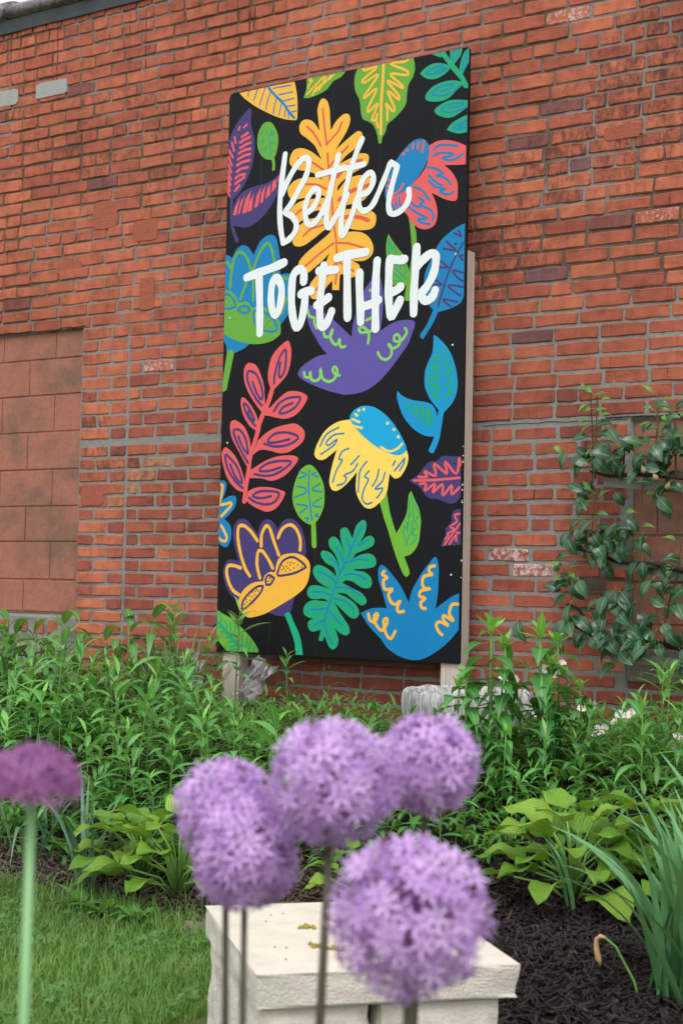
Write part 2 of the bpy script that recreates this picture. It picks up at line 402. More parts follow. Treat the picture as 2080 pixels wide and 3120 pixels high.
for k in range(n):
    for c_ in range(5): F.append((k * 5 + c_, k * 5 + 5 + c_, k * 5 + 5 + (c_ + 1) % 5, k * 5 + (c_ + 1) % 5))
wobj('flashing', mesh('flashing', V, F, M_FLASH, smooth=False))
def arch(x0, x1, y0, y1, z0, h, nn=10):
    V, F = [], []
    for x in (x0, x1):
        for k in range(nn + 1):
            a = math.pi * k / nn; V.append((x, (y0 + y1) / 2 - math.cos(a) * (y1 - y0) / 2, z0 + math.sin(a) ** .7 * h))
    m = nn + 1
    for k in range(nn): F.append((k, k + 1, m + k + 1, m + k))
    F += [tuple(range(m))[::-1], tuple(range(m, 2 * m)), (0, m, 2 * m - 1, m - 1)]
    return V, F
x = -2.125 - .58 * 2; k = 0
while x < XR:
    mb = MB(); mb.add(arch(x + .012, min(x + .58, XR + .3) - .002, WY - .062, WY + .36, 3.094, .105)); me = mb.mesh('coping_tile', [M_COPE], True)
    o = wobj('coping_tile', me)
    cb = MB(); cb.add(arch(x - .035, x + .03, WY - .078, WY + .375, 3.088, .132))
    obj('collar', cb.mesh('collar', [M_COPE], True), o)
    x += .58

ART = """
@painted_leaf|amber leaf with blue veins cut by the top edge
F|Y|0|55,2433* 205,2435 345,2435* 357,2389 363,2335 363,2274 358,2267* 308,2277 248,2301 163,2347 100,2390 66,2420
S|B|12|209,2432 245,2392 288,2351 321,2307 347,2279
S|B|6.4|235,2424 281,2424 329,2423
S|B|6.4|264,2391 300,2392 337,2392
S|B|6.4|287,2360 315,2362 344,2363
S|B|6.4|311,2334 350,2333
S|B|6.3|332,2306 357,2307
S|B|6.5|106,2431 100,2410
S|B|6.5|151,2432 132,2387
S|B|6.5|192,2432 164,2362
S|B|6.4|224,2418 208,2378 197,2336
S|B|6.4|253,2381 244,2346 237,2314
S|B|6.4|279,2348 268,2302
S|B|6.4|301,2324 298,2290
S|B|6.3|316,2304 320,2280
@painted_leaf|small green leaf with amber scribble at the top edge
F|G|0|408,2437* 506,2437 603,2437* 581,2416 542,2404 512,2375 468,2360 419,2353 394,2357* 407,2396
S|Y|8.4|410,2369 467,2413 493,2429
S|Y|8.4|430,2436 422,2428 437,2423 420,2409 418,2396
S|Y|8.3|437,2361 460,2395 454,2373 480,2403 472,2376 506,2431 494,2401 533,2432 520,2415 546,2433
@painted_leaf|large green leaf with amber zigzag veins
F|G|0|661,2437* 798,2437 929,2437* 937,2393 928,2359 908,2329 901,2287 899,2258 885,2235 849,2204 812,2181 804,2153 788,2130 784,2108 772,2109 762,2148 744,2187 722,2205 694,2220 682,2252 675,2301 653,2345 647,2383 651,2416
S|Y|13.6|788,2435 785,2360 780,2270 781,2147
S|Y|10.5|689,2432 696,2425 756,2430 714,2402 686,2384 697,2373 765,2397 698,2319 699,2308 758,2339 717,2265 719,2246 765,2276 737,2214 752,2208 764,2234 758,2207 768,2175
S|Y|10.2|902,2434 890,2428 819,2433 899,2389 903,2370 820,2389 875,2335 882,2319 806,2364 863,2293 864,2275 809,2320 844,2245 838,2230 803,2270 810,2243 811,2199
@painted_leaf_branch|teal leaf branch in the top corner
S|g|21.1|1065,2432 1110,2371 1151,2321 1171,2283
F|g|0|960,2367* 989,2388 1025,2398 1070,2389 1106,2370* 1079,2348 1035,2333 990,2342
F|g|0|987,2266 995,2283 1027,2306 1079,2316 1123,2312 1167,2294* 1128,2270 1100,2248 1065,2238 1016,2243 994,2252
F|g|0|1030,2205 1053,2222 1093,2235 1136,2232 1180,2223* 1181,2196* 1145,2177 1110,2165 1074,2170 1041,2188
F|g|0|1088,2118* 1110,2140 1146,2156 1179,2164* 1180,2096* 1147,2094 1115,2104
F|g|0|1014,2437* 1077,2437* 1075,2420 1053,2418 1033,2427
F|g|0|1097,2437* 1152,2437* 1145,2408 1114,2377* 1099,2408
F|g|0|1184,2433* 1184,2378* 1154,2330* 1142,2351 1149,2393 1165,2422
F|g|0|1151,2318* 1167,2308 1181,2288* 1181,2270* 1159,2288
S|B|5.8|991,2362 1022,2379 1066,2383 1058,2369 1030,2363 1086,2370 1050,2354 994,2358
S|B|5.8|1018,2275 1043,2296 1115,2299 1100,2284 1060,2278
S|B|5.8|1018,2272 1064,2259 1104,2265 1149,2290
S|B|5.7|1059,2205 1093,2219 1164,2215 1145,2205 1097,2204
S|B|5.7|1061,2199 1102,2186 1153,2190 1176,2202
S|B|5.7|1115,2120 1142,2135 1176,2141
S|B|5.7|1119,2119 1151,2111 1176,2114 1142,2124 1170,2131
S|B|5.7|1114,2392 1107,2421 1125,2436 1137,2432 1125,2400
S|B|5.7|1158,2349 1159,2387 1178,2425
S|B|5.7|1166,2354 1177,2395
@painted_leaf|purple leaves with coral stripes
F|P|0|108,2358* 122,2348 121,2288 140,2225 143,2172 131,2098 92,2021 40,1967* 1,1986* 1,2146 4,2229* 20,2265 56,2313
F|P|0|277,2050* 255,2032 209,2015 154,2009 107,2001 65,1979 40,1944 35,1894 34,1859 54,1845 102,1834 135,1838 186,1865 231,1905 266,1958 272,2003
S|P|17.5|26,1996 26,1918 33,1848 51,1799 61,1779
S|R|12.2|73,2236 104,2248
S|R|12.2|65,2212 91,2223 117,2229
S|R|12.2|66,2189 92,2198 119,2204
S|R|12.2|59,2165 88,2175 120,2177
S|R|12.2|54,2139 84,2150 119,2154
S|R|12.2|51,2113 80,2124 117,2127
S|R|12.2|50,2085 71,2095 108,2097
S|R|12.2|44,2057 65,2068 94,2068
S|R|12.2|43,2033 70,2046 91,2056
S|R|12.2|43,2003 66,2022
S|R|9.6|21,2218 33,2179
S|R|9.7|5,2187 27,2151
S|R|9.7|2,2158 23,2116
S|R|9.7|1,2127 21,2086
S|R|9.6|1,2096 20,2055
S|R|9.6|1,2069 18,2030
S|R|9.6|1,2042 16,2005
S|R|9.6|1,2013 15,1981
S|R|9.6|82,2276 99,2287
S|R|9.6|33,2241 41,2214
S|R|9.6|61,2283 55,2270
S|R|9.6|20,2215 33,2180
F|R|0|72,1969* 53,1894* 35,1896* 43,1928*
F|R|0|108,1989* 98,1979 70,1896* 62,1897* 75,1951*
F|R|0|130,1995* 110,1901* 85,1895* 99,1956*
F|R|0|161,2000* 145,1973 135,1905* 114,1902* 122,1945*
F|R|0|184,2003* 168,1921* 148,1913* 159,1964*
F|R|0|207,2007* 195,1936* 179,1929* 185,1976*
F|R|0|232,2011* 231,1961* 206,1947* 215,1991*
F|R|0|261,2027* 263,1993* 238,1969* 242,2015*
F|R|0|278,2040* 276,2018* 267,2011* 271,2034*
@painted_leaf|small green leaf with teal veins
F|G|0|211,2282 235,2270 254,2242 266,2210 266,2175 259,2142 250,2124 230,2114 197,2124 168,2155 157,2198 161,2240 183,2275
S|G|15.3|238,2126 246,2098 246,2071
S|g|5.2|193,2270 213,2217 226,2162 229,2131
S|g|5.2|189,2248 168,2230
S|g|5.2|167,2201 195,2208 179,2184
S|g|5.2|173,2162 205,2172 189,2148
S|g|5.1|213,2217 238,2240 227,2219 247,2228
S|g|5.1|223,2174 237,2195 228,2181 253,2189
S|g|5.1|229,2142 249,2153
S|g|5.1|211,2135 225,2129
@painted_leaf|amber oak leaf with red veins behind the script word
F|Y|0|495,2339 515,2324 527,2287 530,2253 535,2196* 562,2233 599,2256 625,2249 630,2219 610,2175 559,2110* 619,2148 669,2174 690,2163 691,2138 662,2106 612,2077 583,2049* 638,2066 679,2079 717,2071 726,2054 716,2024 681,2012 623,1989 577,1955 575,1934* 612,1971 646,1985 689,1987 736,1969 743,1928 721,1895 700,1879 657,1873 619,1870 571,1865* 615,1854 666,1850 722,1840 752,1825 766,1805 762,1773 741,1757 694,1757 643,1768 608,1779 591,1774* 626,1759 669,1754 707,1743 738,1718 755,1683 752,1654 731,1635 702,1628 654,1634* 687,1615 692,1598 681,1574 652,1564 630,1571 604,1585* 595,1578* 593,1517* 559,1521* 558,1560* 537,1543 516,1519 485,1492 470,1490 452,1499 444,1548 466,1576 513,1623 526,1644 542,1678* 512,1653 473,1627 434,1605 402,1615 386,1639 392,1661 418,1685 462,1714 514,1745 542,1765 543,1779* 514,1777 470,1752 422,1727 391,1721 363,1728 352,1748 355,1774 373,1798 388,1812 432,1831 468,1834 512,1831* 511,1863* 467,1864 432,1852 403,1832 379,1823 352,1828 335,1851 337,1880 354,1898 386,1913 435,1917 512,1914* 512,1922* 465,1935 425,1929 385,1925 342,1928 323,1959 325,1981 356,2006 401,2013 455,2008 502,1993* 461,2022 418,2040 377,2050 345,2066 329,2087 331,2113 352,2140 393,2141 438,2121 466,2100 493,2079* 474,2112 456,2143 419,2177 382,2207 375,2238 390,2259 417,2261 449,2243 479,2202* 470,2262 466,2296 478,2332
S|r|9.1|493,2294 503,2219 516,2137
S|r|9|590,2223 569,2184 518,2143
S|r|9.2|413,2231 450,2197 487,2138
S|r|9|522,2100 527,2038 537,1984 548,1901 556,1826 567,1762 572,1736 577,1680 579,1606 574,1545
S|r|9.2|372,2100 440,2076 503,2033
S|r|9.1|415,1983 469,1976 518,1951
S|r|9.2|364,1859 404,1881 489,1886
S|r|9.1|407,1763 447,1790 513,1799
S|r|8.9|563,1718 494,1681 420,1634
S|r|8.9|574,1632 561,1622 527,1577 476,1527
S|r|9|529,2041 555,2064 622,2117
S|r|17.5|573,1996 613,2030 688,2049
S|r|17.4|583,1897 649,1928 728,1940
S|r|17.3|610,1821 677,1814 728,1794
S|r|8.9|583,1716 635,1708 709,1682
S|r|8.9|594,1632 629,1612 662,1590
@painted_flower|coral petals and blue cone with green stem
F|G|0|920,1782* 945,1756 953,1726 955,1730 959,1676 952,1587 947,1445* 914,1445 906,1460* 917,1519 932,1589 937,1642 929,1733
F|G|0|827,1727* 839,1707 873,1663 898,1634 924,1576* 929,1518 909,1506 880,1505 851,1518 824,1600 816,1673 820,1709
S|g|7|830,1704 829,1679 839,1689 844,1659 856,1676 861,1640
S|g|7|858,1586 917,1532
S|g|7|907,1588 912,1566 904,1553
S|g|7|856,1561 884,1542
S|g|7|859,1532 896,1530
S|g|7|883,1580 889,1594
S|g|7|825,1672 832,1643
F|R|0|1010,2066* 1048,2078 1092,2076 1140,2060 1177,2041* 1177,1967* 1149,1968 1080,1976* 1114,1945 1139,1903 1143,1864 1140,1832 1124,1826 1084,1839 1024,1872* 1044,1830 1053,1786 1046,1748 1026,1731 994,1727 961,1740 932,1768 899,1808 836,1830 839,1876* 917,1906 997,1982
F|B|0|970,2099 995,2086 1010,2059 1008,2023 993,1986 957,1941 917,1903 876,1886 835,1875 810,1876 807,1917 821,1962 853,2020 893,2065 934,2095
S|R|9.3|936,2084 932,2063
S|R|9.3|962,2085 957,2059
S|R|9.3|985,2086 976,2044
S|R|9.3|893,1924 876,1901 839,1884
D|R|7.4|907,2061
D|R|7.4|889,2047
D|R|7.5|826,1949
D|R|7.5|819,1926
D|R|7.5|818,1904
S|B|10|1028,2047 1056,2060 1092,2057 1136,2046
S|B|10|1029,2021 1061,2029 1121,2017 1097,2009 1071,2008 1101,1993 1133,1996 1164,2011
S|B|10|1003,1978 1038,1968 1076,1943 1044,1940 1079,1927 1103,1908 1109,1895
S|B|10|1010,1945 1035,1918 1071,1896
S|B|10|1010,1923 1039,1896 1088,1878 1062,1874 1080,1861 1112,1855 1122,1865
S|B|10|944,1905 979,1888 1012,1845
S|B|10|965,1859 990,1842 972,1832 1017,1805 1035,1778 1030,1761
S|B|10.1|914,1831 960,1797 1007,1770 963,1772 985,1755 1020,1746
S|B|10.1|926,1848 947,1829 972,1821
S|B|10.2|858,1851 867,1826
S|B|10.1|872,1869 881,1835
S|B|10.2|842,1847 853,1824
@painted_leaf|blue leaf with purple veins at the edge
F|B|0|1177,1731* 1177,1440* 1163,1416 1124,1399 1065,1388 1041,1397 1016,1429 999,1476 1000,1547 1025,1598 1048,1642 1075,1678 1130,1714
F|B|0|1043,1402* 1063,1388* 1042,1346 1011,1302 995,1284 982,1301 1010,1337
S|P|9|1171,1653 1140,1607 1110,1547 1083,1476 1063,1413
S|P|9|1131,1696 1164,1680* 1150,1706
S|P|9.1|1082,1640 1142,1625* 1096,1667
S|P|9.1|1069,1594 1109,1560* 1066,1566
S|P|9.1|1047,1518 1081,1495* 1039,1499
S|P|8.9|1170,1603 1154,1604 1170,1585
S|P|8.9|1172,1534 1127,1549 1142,1523 1172,1501
S|P|8.9|1172,1478 1109,1491 1127,1468 1163,1444
S|P|8.9|1148,1421 1086,1437 1096,1422 1118,1406
@painted_flower|blue tulip flower with green base and seeds
F|B|0|1,1722* 13,1722 37,1708* 58,1743 90,1758 119,1748 152,1708* 179,1759 216,1785 239,1787 262,1778 276,1748 290,1679 294,1614 321,1613 353,1603 363,1551 352,1478 339,1437 300,1395* 208,1395 1,1411*
F|B|0|1,1376* 69,1344 140,1325* 113,1307 66,1291* 18,1298* 15,1325 1,1349*
F|G|0|21,1300* 42,1308 59,1291* 23,1131* 1,1123* 1,1173*
F|G|0|1,1569* 34,1562 69,1528 79,1508 111,1511 135,1500 150,1481 187,1484 234,1469 281,1427 300,1395 301,1358 287,1344 256,1329 210,1321 150,1323 69,1344 1,1376* 1,1450*
S|G|13.1|1,1693 16,1685 30,1663
S|G|13|28,1578 34,1639 47,1703 79,1731 115,1700 140,1644
S|G|12.8|154,1651 181,1713 223,1754 250,1713 263,1648 262,1610
S|G|12.9|85,1523 101,1560 118,1597
S|G|12.8|151,1597 155,1511
S|G|12.5|313,1596 335,1588 343,1572
S|G|12.5|331,1506 303,1440
S|B|10.4|1,1552 25,1547 55,1514 60,1494 32,1487 1,1490
O|B|10.3|75,1480 103,1493 131,1481 134,1465 108,1460 80,1472
O|B|10.2|160,1463 171,1405 208,1380 255,1369 282,1374 279,1397 253,1429 206,1459
D|B|3.9|9,1535
D|B|3.9|24,1517
D|B|3.9|38,1502
D|B|3.9|12,1506
D|B|3.9|105,1483
D|B|3.9|87,1475
D|B|3.8|122,1470
D|B|3.9|108,1466
D|B|3.8|225,1435
D|B|3.8|256,1421
D|B|3.8|244,1415
D|B|3.8|230,1402
D|B|3.8|268,1394
D|B|3.8|257,1384
D|B|3.8|217,1394
D|B|3.8|240,1387
@painted_flower|purple bird-like bloom with lime curls
F|p|0|446,1468* 486,1451 527,1424 571,1393 641,1333 660,1317* 661,1353 677,1414 697,1474 717,1509 750,1547 770,1576 788,1560 801,1516 807,1465 806,1403 797,1332* 846,1357 895,1368 949,1363 958,1352 954,1328 950,1321 930,1272 890,1222 842,1168 793,1124 739,1094 684,1081 620,1080 618,1082 552,1099 477,1127 423,1152 398,1172 395,1183 413,1208 457,1233 496,1249 540,1254* 508,1287 476,1334 453,1369 436,1418
S|L|12.3|440,1444 447,1421 472,1410 473,1390 486,1366
S|L|12.2|520,1349 529,1328 555,1328 565,1357 553,1325 582,1289 601,1312 602,1288 613,1278 628,1280
S|L|12.3|427,1185 432,1166 454,1163 458,1187 463,1155 485,1145 507,1158 508,1195 518,1158 543,1140 573,1144 590,1168 589,1190 576,1198 570,1184 585,1165 603,1162
S|L|11.5|913,1334 921,1316 897,1287 868,1284 862,1302 876,1312 889,1297 885,1268 853,1256 835,1277 848,1264 851,1231 829,1213 803,1220 786,1245
S|L|11.8|755,1335 704,1332 695,1351 716,1353 734,1337 743,1318 739,1286
S|L|11.8|749,1504 743,1503
S|L|11.8|728,1381 749,1388
@painted_leaf_branch|coral leaf branch with purple outlines
S|R|21.7|264,1120 245,1064 219,1017 201,972 195,946 176,890 159,842 151,778 139,711 132,647
F|R|0|338,1325 352,1309 360,1271 352,1212 333,1172 271,1119 257,1124 242,1166 243,1207 258,1259 293,1298
F|R|0|140,1243 176,1231 200,1195 220,1145 226,1099 231,1054* 236,1035 214,1025* 185,1056 142,1111 117,1166 114,1215 124,1234
F|R|0|105,1094 124,1089 157,1057 186,1014 199,976* 188,947* 150,971 116,1018 101,1064
F|R|0|255,1043* 295,1077 339,1105 375,1109 420,1099 446,1082 439,1059 413,1027 378,1002 333,993 292,999 256,1008* 228,1016 236,1046
F|R|0|47,963 51,994 79,996 118,972 142,937 157,895 159,853* 151,782* 98,859 58,921
F|R|0|196,905* 239,937 289,958 343,968 383,971 415,956 436,933 432,900 404,875 355,851 310,848 260,860 209,865 168,842*
F|R|0|21,882 45,872 79,841 109,791 129,741 137,707* 135,686* 93,696 45,739 14,804 5,854
F|R|0|165,782* 220,810 279,831 342,838 387,835 405,825 401,809 370,776 331,748 272,732 222,743 161,746* 147,763
F|R|0|149,688* 181,702 227,707 282,702 332,688 344,679 329,648 298,615 253,601 212,612 169,631 141,650*
S|P|10.8|274,1146 276,1179 299,1253 328,1288 333,1254 328,1202 306,1168 298,1193 304,1234
S|P|10.9|213,1055 180,1087 136,1161 134,1203 153,1205 181,1189 206,1142 216,1100 208,1081 184,1109 161,1159
S|P|10.9|181,968 140,1013 117,1059 120,1069 143,1050 175,996 168,989 147,1016 142,1034
S|P|10.8|276,1027 300,1058 340,1078 376,1082 410,1079 392,1046 355,1024 319,1016 305,1020 323,1042 372,1058
S|P|11|146,812 102,874 67,940 69,957 99,954 129,919 144,865 145,850 116,881 92,927
S|P|10.9|229,891 277,878 336,879 385,894 403,914 366,930 321,936 276,928 247,899 286,894 358,905
S|P|11|123,703 82,734 38,792 25,850 51,834 90,795 115,741 113,724 82,753 52,807
S|P|10.9|182,762 235,754 285,758 343,785 370,810 315,815 261,809 225,795 209,775 262,775 321,789
S|P|10.9|157,661 192,642 248,632 293,644 312,678 269,688 209,687 175,669 219,659 272,667
@painted_flower|blue petals with amber lines at the left edge
F|B|0|1,736* 16,739 33,728 32,697 14,654* 51,670 80,671 91,655 81,621 44,583 26,572* 55,550 67,523 64,482 44,451 15,457 1,470* 1,432 1,417* 1,553* 1,668*
S|Y|12|2,721 14,717 11,683 1,637 33,637 59,642 62,629 11,584
S|Y|12|12,544 42,497 38,478 19,478 1,490
@painted_leaf|green paddle leaf with blue veins
F|l|0|455,795 481,789 513,755 536,710 542,667 538,616 517,572 502,556 476,545 439,560 407,591 385,636 382,676 394,728 420,775
S|l|23.3|489,558 496,459
S|B|6.9|464,772 462,697 470,631 482,565
S|B|6.9|424,766 451,753 412,739
S|B|6.8|497,762 478,755 509,744
S|B|6.9|401,706 444,697 451,683 431,672 391,660
S|B|6.8|518,714 479,691 528,681
S|B|6.9|401,632 455,624 450,613 420,593
S|B|6.8|526,656 481,627 529,618
S|B|6.8|513,590 497,583 515,578
S|B|6.9|447,571 462,574 456,558
@painted_leaf|blue leaf pair with teal stripes
F|b|0|1045,1298* 1067,1284 1108,1242 1136,1192 1153,1131 1156,1079 1139,1028 1097,985* 1073,996* 1032,1044 1009,1094 1008,1151 1021,1188 1040,1226 1044,1264
F|b|0|883,1083* 902,1064 935,1047 976,1037 1016,1030 1044,1017 1061,993 1069,968* 1079,902 1051,892 1011,897 962,924 916,972 890,1026 880,1062
F|b|0|1073,996* 1097,988* 1084,908 1075,870 1052,826 1034,832 1032,840 1055,892
F|g|0|1060,1247* 1068,1243* 1066,1226* 1056,1230*
F|g|0|1052,1223* 1073,1210* 1075,1187* 1045,1199*
F|g|0|1039,1191* 1077,1171* 1078,1138* 1029,1167*
F|g|0|1028,1156* 1078,1125* 1078,1108* 1020,1134*
F|g|0|1020,1122* 1079,1094* 1079,1066* 1023,1100*
F|g|0|1031,1082* 1078,1055* 1076,1033* 1040,1057*
F|g|0|1092,1244* 1104,1222* 1091,1205* 1086,1223*
F|g|0|1110,1211* 1120,1189* 1097,1156* 1095,1180*
F|g|0|1129,1175* 1135,1150* 1100,1117* 1100,1138*
F|g|0|1137,1136* 1138,1115* 1103,1082* 1103,1096*
F|g|0|1140,1097* 1139,1066* 1106,1035* 1105,1061*
F|g|0|1127,1039* 1120,1022* 1104,1003* 1105,1016*
F|g|0|915,1041* 930,1010* 919,1017*
F|g|0|935,1034* 952,1023* 950,988* 936,1003*
F|g|0|964,1029* 978,1025* 979,964* 961,980*
F|g|0|988,1021* 1010,1017* 1004,945* 990,954*
F|g|0|1019,1008* 1041,998* 1040,933* 1018,936*
F|g|0|1051,976* 1064,958* 1052,938*
@painted_flower|pale yellow daisy with cyan cone and green leaf
F|l|0|808,637* 840,679* 852,619 863,577 889,508* 913,544 936,590 943,660 955,678* 972,642 993,603 1002,554 1002,552 995,482 980,447 956,424 928,415* 954,356 950,342 938,335 923,349 887,422 848,528 830,570
S|g|5.7|955,657 964,618 967,565 958,513 962,510 950,499 935,461
S|g|5.7|945,580 944,535 935,556 942,513 927,538 922,510 935,478
S|g|5.6|993,580 977,559 988,534 970,524 966,503 983,498 971,475 955,464
S|g|5.7|976,621 991,586
S|g|5.7|949,643 945,572 957,590
F|y|0|657,976* 597,968 538,934 501,882 487,840 503,818 537,815 598,854* 576,787 564,723 576,691 603,684 645,708 698,759* 693,700 704,657 738,615 775,611 819,642 842,676 853,749* 877,729 905,737 932,778 939,812 931,840* 812,934
F|c|0|720,1029 778,1020 844,975 893,917 926,861 927,837 895,822 847,832 773,869 698,928 664,968 659,990 679,1014
D|y|6.9|702,1011
D|y|6.9|725,1015
D|y|6.8|839,953
D|y|6.7|870,926
D|y|6.7|891,896
S|y|10|684,997 695,990
S|y|10|670,977 705,963
S|y|10|677,948 718,938
S|y|9.8|810,858 847,839 887,848 910,868
S|B|7.1|514,871 547,920 605,946
S|B|7|631,920 581,915 544,884 557,873 598,897 582,872 519,837
S|B|6.9|656,857 625,846 609,815 626,811 597,765 581,720
S|B|6.9|708,826 668,790
S|B|6.9|701,794 677,763 635,747 648,736 636,715 603,706
S|B|7|744,801 713,764 708,721 706,678
S|B|7|755,762 735,739 754,728 732,685 726,649 746,628 773,634
S|B|7|803,768 793,730 773,700
S|B|6.9|832,754 819,719 786,688 821,691 811,669 795,652
S|B|6.9|879,801 867,782
S|B|6.9|922,809 876,760
S|B|6.9|922,809 918,788 900,760
@painted_leaf|purple leaf with coral zigzag
F|P|0|943,719* 962,728 986,742 1005,764 1033,790 1069,794 1092,812 1132,811 1177,808* 1178,653* 1158,629 1127,625 1100,634 1072,644 1044,645 1020,659 999,687 979,700
S|R|10.6|966,719 1062,719 1172,725
S|R|10.6|988,733 1026,732 1014,755 1066,735 1057,784 1115,742 1106,791 1158,741 1169,805 1174,774
S|R|10.5|995,705 1023,704 1017,677 1063,704 1053,669 1096,701 1099,656 1138,697 1138,661 1173,688
@painted_leaf|small purple leaf with coral scribble
F|P|0|1178,604* 1147,595 1140,574 1138,551 1115,527 1114,503 1101,475 1097,454* 1123,460 1146,461 1181,463*
S|R|8.1|1175,584 1152,578 1164,554 1133,534 1153,523 1122,506 1126,499 1112,485
S|R|8.1|1176,545 1145,506 1109,463
S|R|8.1|1132,465 1157,499 1161,475 1163,509 1176,509
@painted_flower|purple tulip with amber base and teal stem
F|P|0|116,217* 73,244 44,285 28,338 30,364 45,391 69,398 109,391* 86,452 76,501 79,538 97,565 125,573 153,562 181,534 208,506* 216,542 236,564 258,570 282,560 300,541 307,523* 323,548 349,569 371,571 398,563 430,533 449,485 455,445 453,409* 373,327 239,270
F|P|0|405,249* 390,196 382,177 351,160* 306,166 272,176* 331,231
F|t|0|354,169* 360,173* 371,179 384,173 405,134 429,94 443,51 451,4* 415,5* 407,57 384,111
F|Y|0|301,345* 309,386 331,415 371,425 411,425 451,411 476,383 475,332 454,285 407,249 341,213 272,178 242,166 188,153 160,154 127,178 114,208 120,241 147,276 193,301 241,307* 247,329 274,346
O|P|10.3|315,334 323,367 340,393 371,408 398,408 434,390 459,369* 409,346 351,334
O|P|10.3|257,292* 254,318 270,333 299,321* 280,296
O|P|10.5|131,187* 139,223 171,257 212,284 241,287* 231,262 186,217 150,190
D|d|3.3|365,386
D|d|3.3|380,388
D|d|3.3|378,377
D|d|3.3|341,372
D|d|3.3|357,371
D|d|3.2|416,377
D|d|3.2|396,384
D|d|3.2|397,364
D|d|3.2|435,368
D|d|3.3|366,363
D|d|3.3|335,356
D|d|3.3|355,352
D|d|3.3|377,355
D|d|3.3|346,363
D|d|3.3|270,320
D|d|3.3|276,323
D|d|3.3|285,319
D|d|3.3|266,307
D|d|3.3|278,311
D|d|3.3|210,271
D|d|3.3|201,264
D|d|3.3|216,265
D|d|3.3|187,260
D|d|3.3|171,244
D|d|3.3|185,241
D|d|3.3|200,250
D|d|3.3|155,228
D|d|3.3|174,225
D|d|3.3|156,217
D|d|3.4|147,208
S|Y|15|206,478 173,516 135,542 107,538 103,493 120,422 145,362 171,328
S|Y|15|227,456 228,504 250,541 269,530 293,474 319,419
S|Y|14.8|313,491 332,526 368,545 399,533 422,496 428,463 426,440
S|Y|14.9|224,320 207,377 212,433 235,433 268,396 289,363
S|Y|15.2|121,362 88,371 55,370 47,342 62,297 87,263 118,247
@painted_leaf|green striped leaf in the bottom corner
F|l|0|1,180* 24,168 81,143 143,100 190,60 219,24 226,6* 57,5* 13,47 1,72*
S|g|16.2|1,129 35,104 79,64 122,32 150,14
S|g|8.5|1,171 3,133
S|g|8.5|19,164 25,130
S|g|8.5|48,134 54,105
S|g|8.4|72,128 76,86
S|g|8.4|98,117 99,76
S|g|8.4|122,103 121,54
S|g|8.4|141,81 138,36
S|g|8.3|165,67 159,24
S|g|8.3|184,49 173,13
S|g|8.3|203,28 199,11
S|g|8.5|1,103 21,111
S|g|8.5|22,85 54,90
S|g|8.5|51,63 79,64
S|g|8.4|70,45 93,48
S|g|8.4|75,26 117,35
S|g|8.4|73,11 122,19
@painted_leaf|teal oak leaf with blue veins
F|g|0|729,563 746,553 748,532 739,504 718,468* 745,492 769,499 787,484 781,459 742,441 701,426 687,405* 718,420 759,427 787,417 798,393 788,373 744,365 690,363* 703,357 744,351 773,330 779,303 766,287 733,288 687,312 654,318* 638,306* 688,284 730,267 755,240 751,223 731,217 697,235 655,262 612,264* 664,245 706,218 722,184 707,164 682,165 640,195 602,226* 632,181 671,133 678,106 659,93 626,104 598,131 580,159* 604,124 624,76 619,48 598,33 577,46 557,88* 547,65* 527,67* 537,112* 499,103 478,112 473,140 498,157 532,166* 489,158 456,170 448,191 462,218 496,232 543,230 572,229* 547,239 496,237 470,249 467,276 486,293 529,292 584,279* 528,304 498,334 493,362 514,378 552,370 591,346 608,328* 596,367 560,384 534,409 529,430 546,438 585,423 621,377* 601,420 571,455 568,483 591,496 617,479 647,423* 630,469 622,518 636,532 657,529 683,487* 699,539
S|B|6.8|727,539 700,490 676,441 652,392 612,314 581,229 553,144 576,88 593,57
S|B|6.9|650,490 676,441
S|B|6.8|757,480 709,459
S|B|6.9|652,388 702,403 759,400
S|B|6.9|605,451 644,392 636,364
S|B|7|568,409 611,384 624,353
S|B|7|523,352 578,328 604,307
S|B|6.9|649,339 703,343 753,320
S|B|6.9|609,289 671,284 722,257
S|B|6.9|597,240 648,234 694,200
S|B|7|495,266 538,267 580,257
S|B|7|488,195 531,196 573,204
S|B|7|573,194 616,153 642,133
S|B|7|503,128 549,151
@painted_flower|blue splash bloom with amber curls
F|B|0|822,381 843,372 876,341 910,303 935,265 953,230* 963,272 986,315 1014,357 1041,388 1064,413 1076,411 1085,378 1086,333 1083,264 1074,211* 1111,237 1150,262 1178,274* 1179,133* 1145,94 1099,55 1044,22 1005,8 957,8 908,21 858,49 824,86 769,134 728,186* 772,203 809,209 851,208* 828,277 811,319 808,361
S|Y|13|837,356 827,344 850,330 834,319 841,284 876,285 858,263 870,235 891,224 913,238 900,212 908,194 930,198
S|Y|12.6|1067,380 1045,374 1044,354 1058,345 1022,339 1013,315 1023,291 1051,290 1007,280 1002,259 1028,251 1008,235 1013,214 1029,211
S|Y|12.4|1174,232 1147,228 1137,193 1155,166 1112,186 1113,165 1134,147 1093,161 1079,147 1090,123 1106,110
S|Y|13.1|766,183 773,159 794,152 810,174 806,185 793,174 798,149 828,118 852,144 854,165 839,161 840,136 853,101 874,88 893,117
@lettering|white painted words Better TOGETHER
S|W|27|306,2126 292,2016 284,1907 291,1811 306,1745
S|W|27|294,1955 315,1998 355,2057 394,2093 419,2095 430,2069 414,2015 375,1956 341,1907 309,1877* 351,1852 372,1817 364,1784 335,1757 308,1746
S|W|26.4|432,1863 458,1882 479,1917 481,1947 463,1958 439,1941 417,1898 416,1853 426,1819 446,1807 473,1821 499,1851 524,1897
S|W|26.1|578,2086 564,2033 540,1939 525,1859 524,1811 535,1784 565,1821 599,1869 624,1914
S|W|26.4|474,2015 551,2023 612,2028 628,2024 703,2031
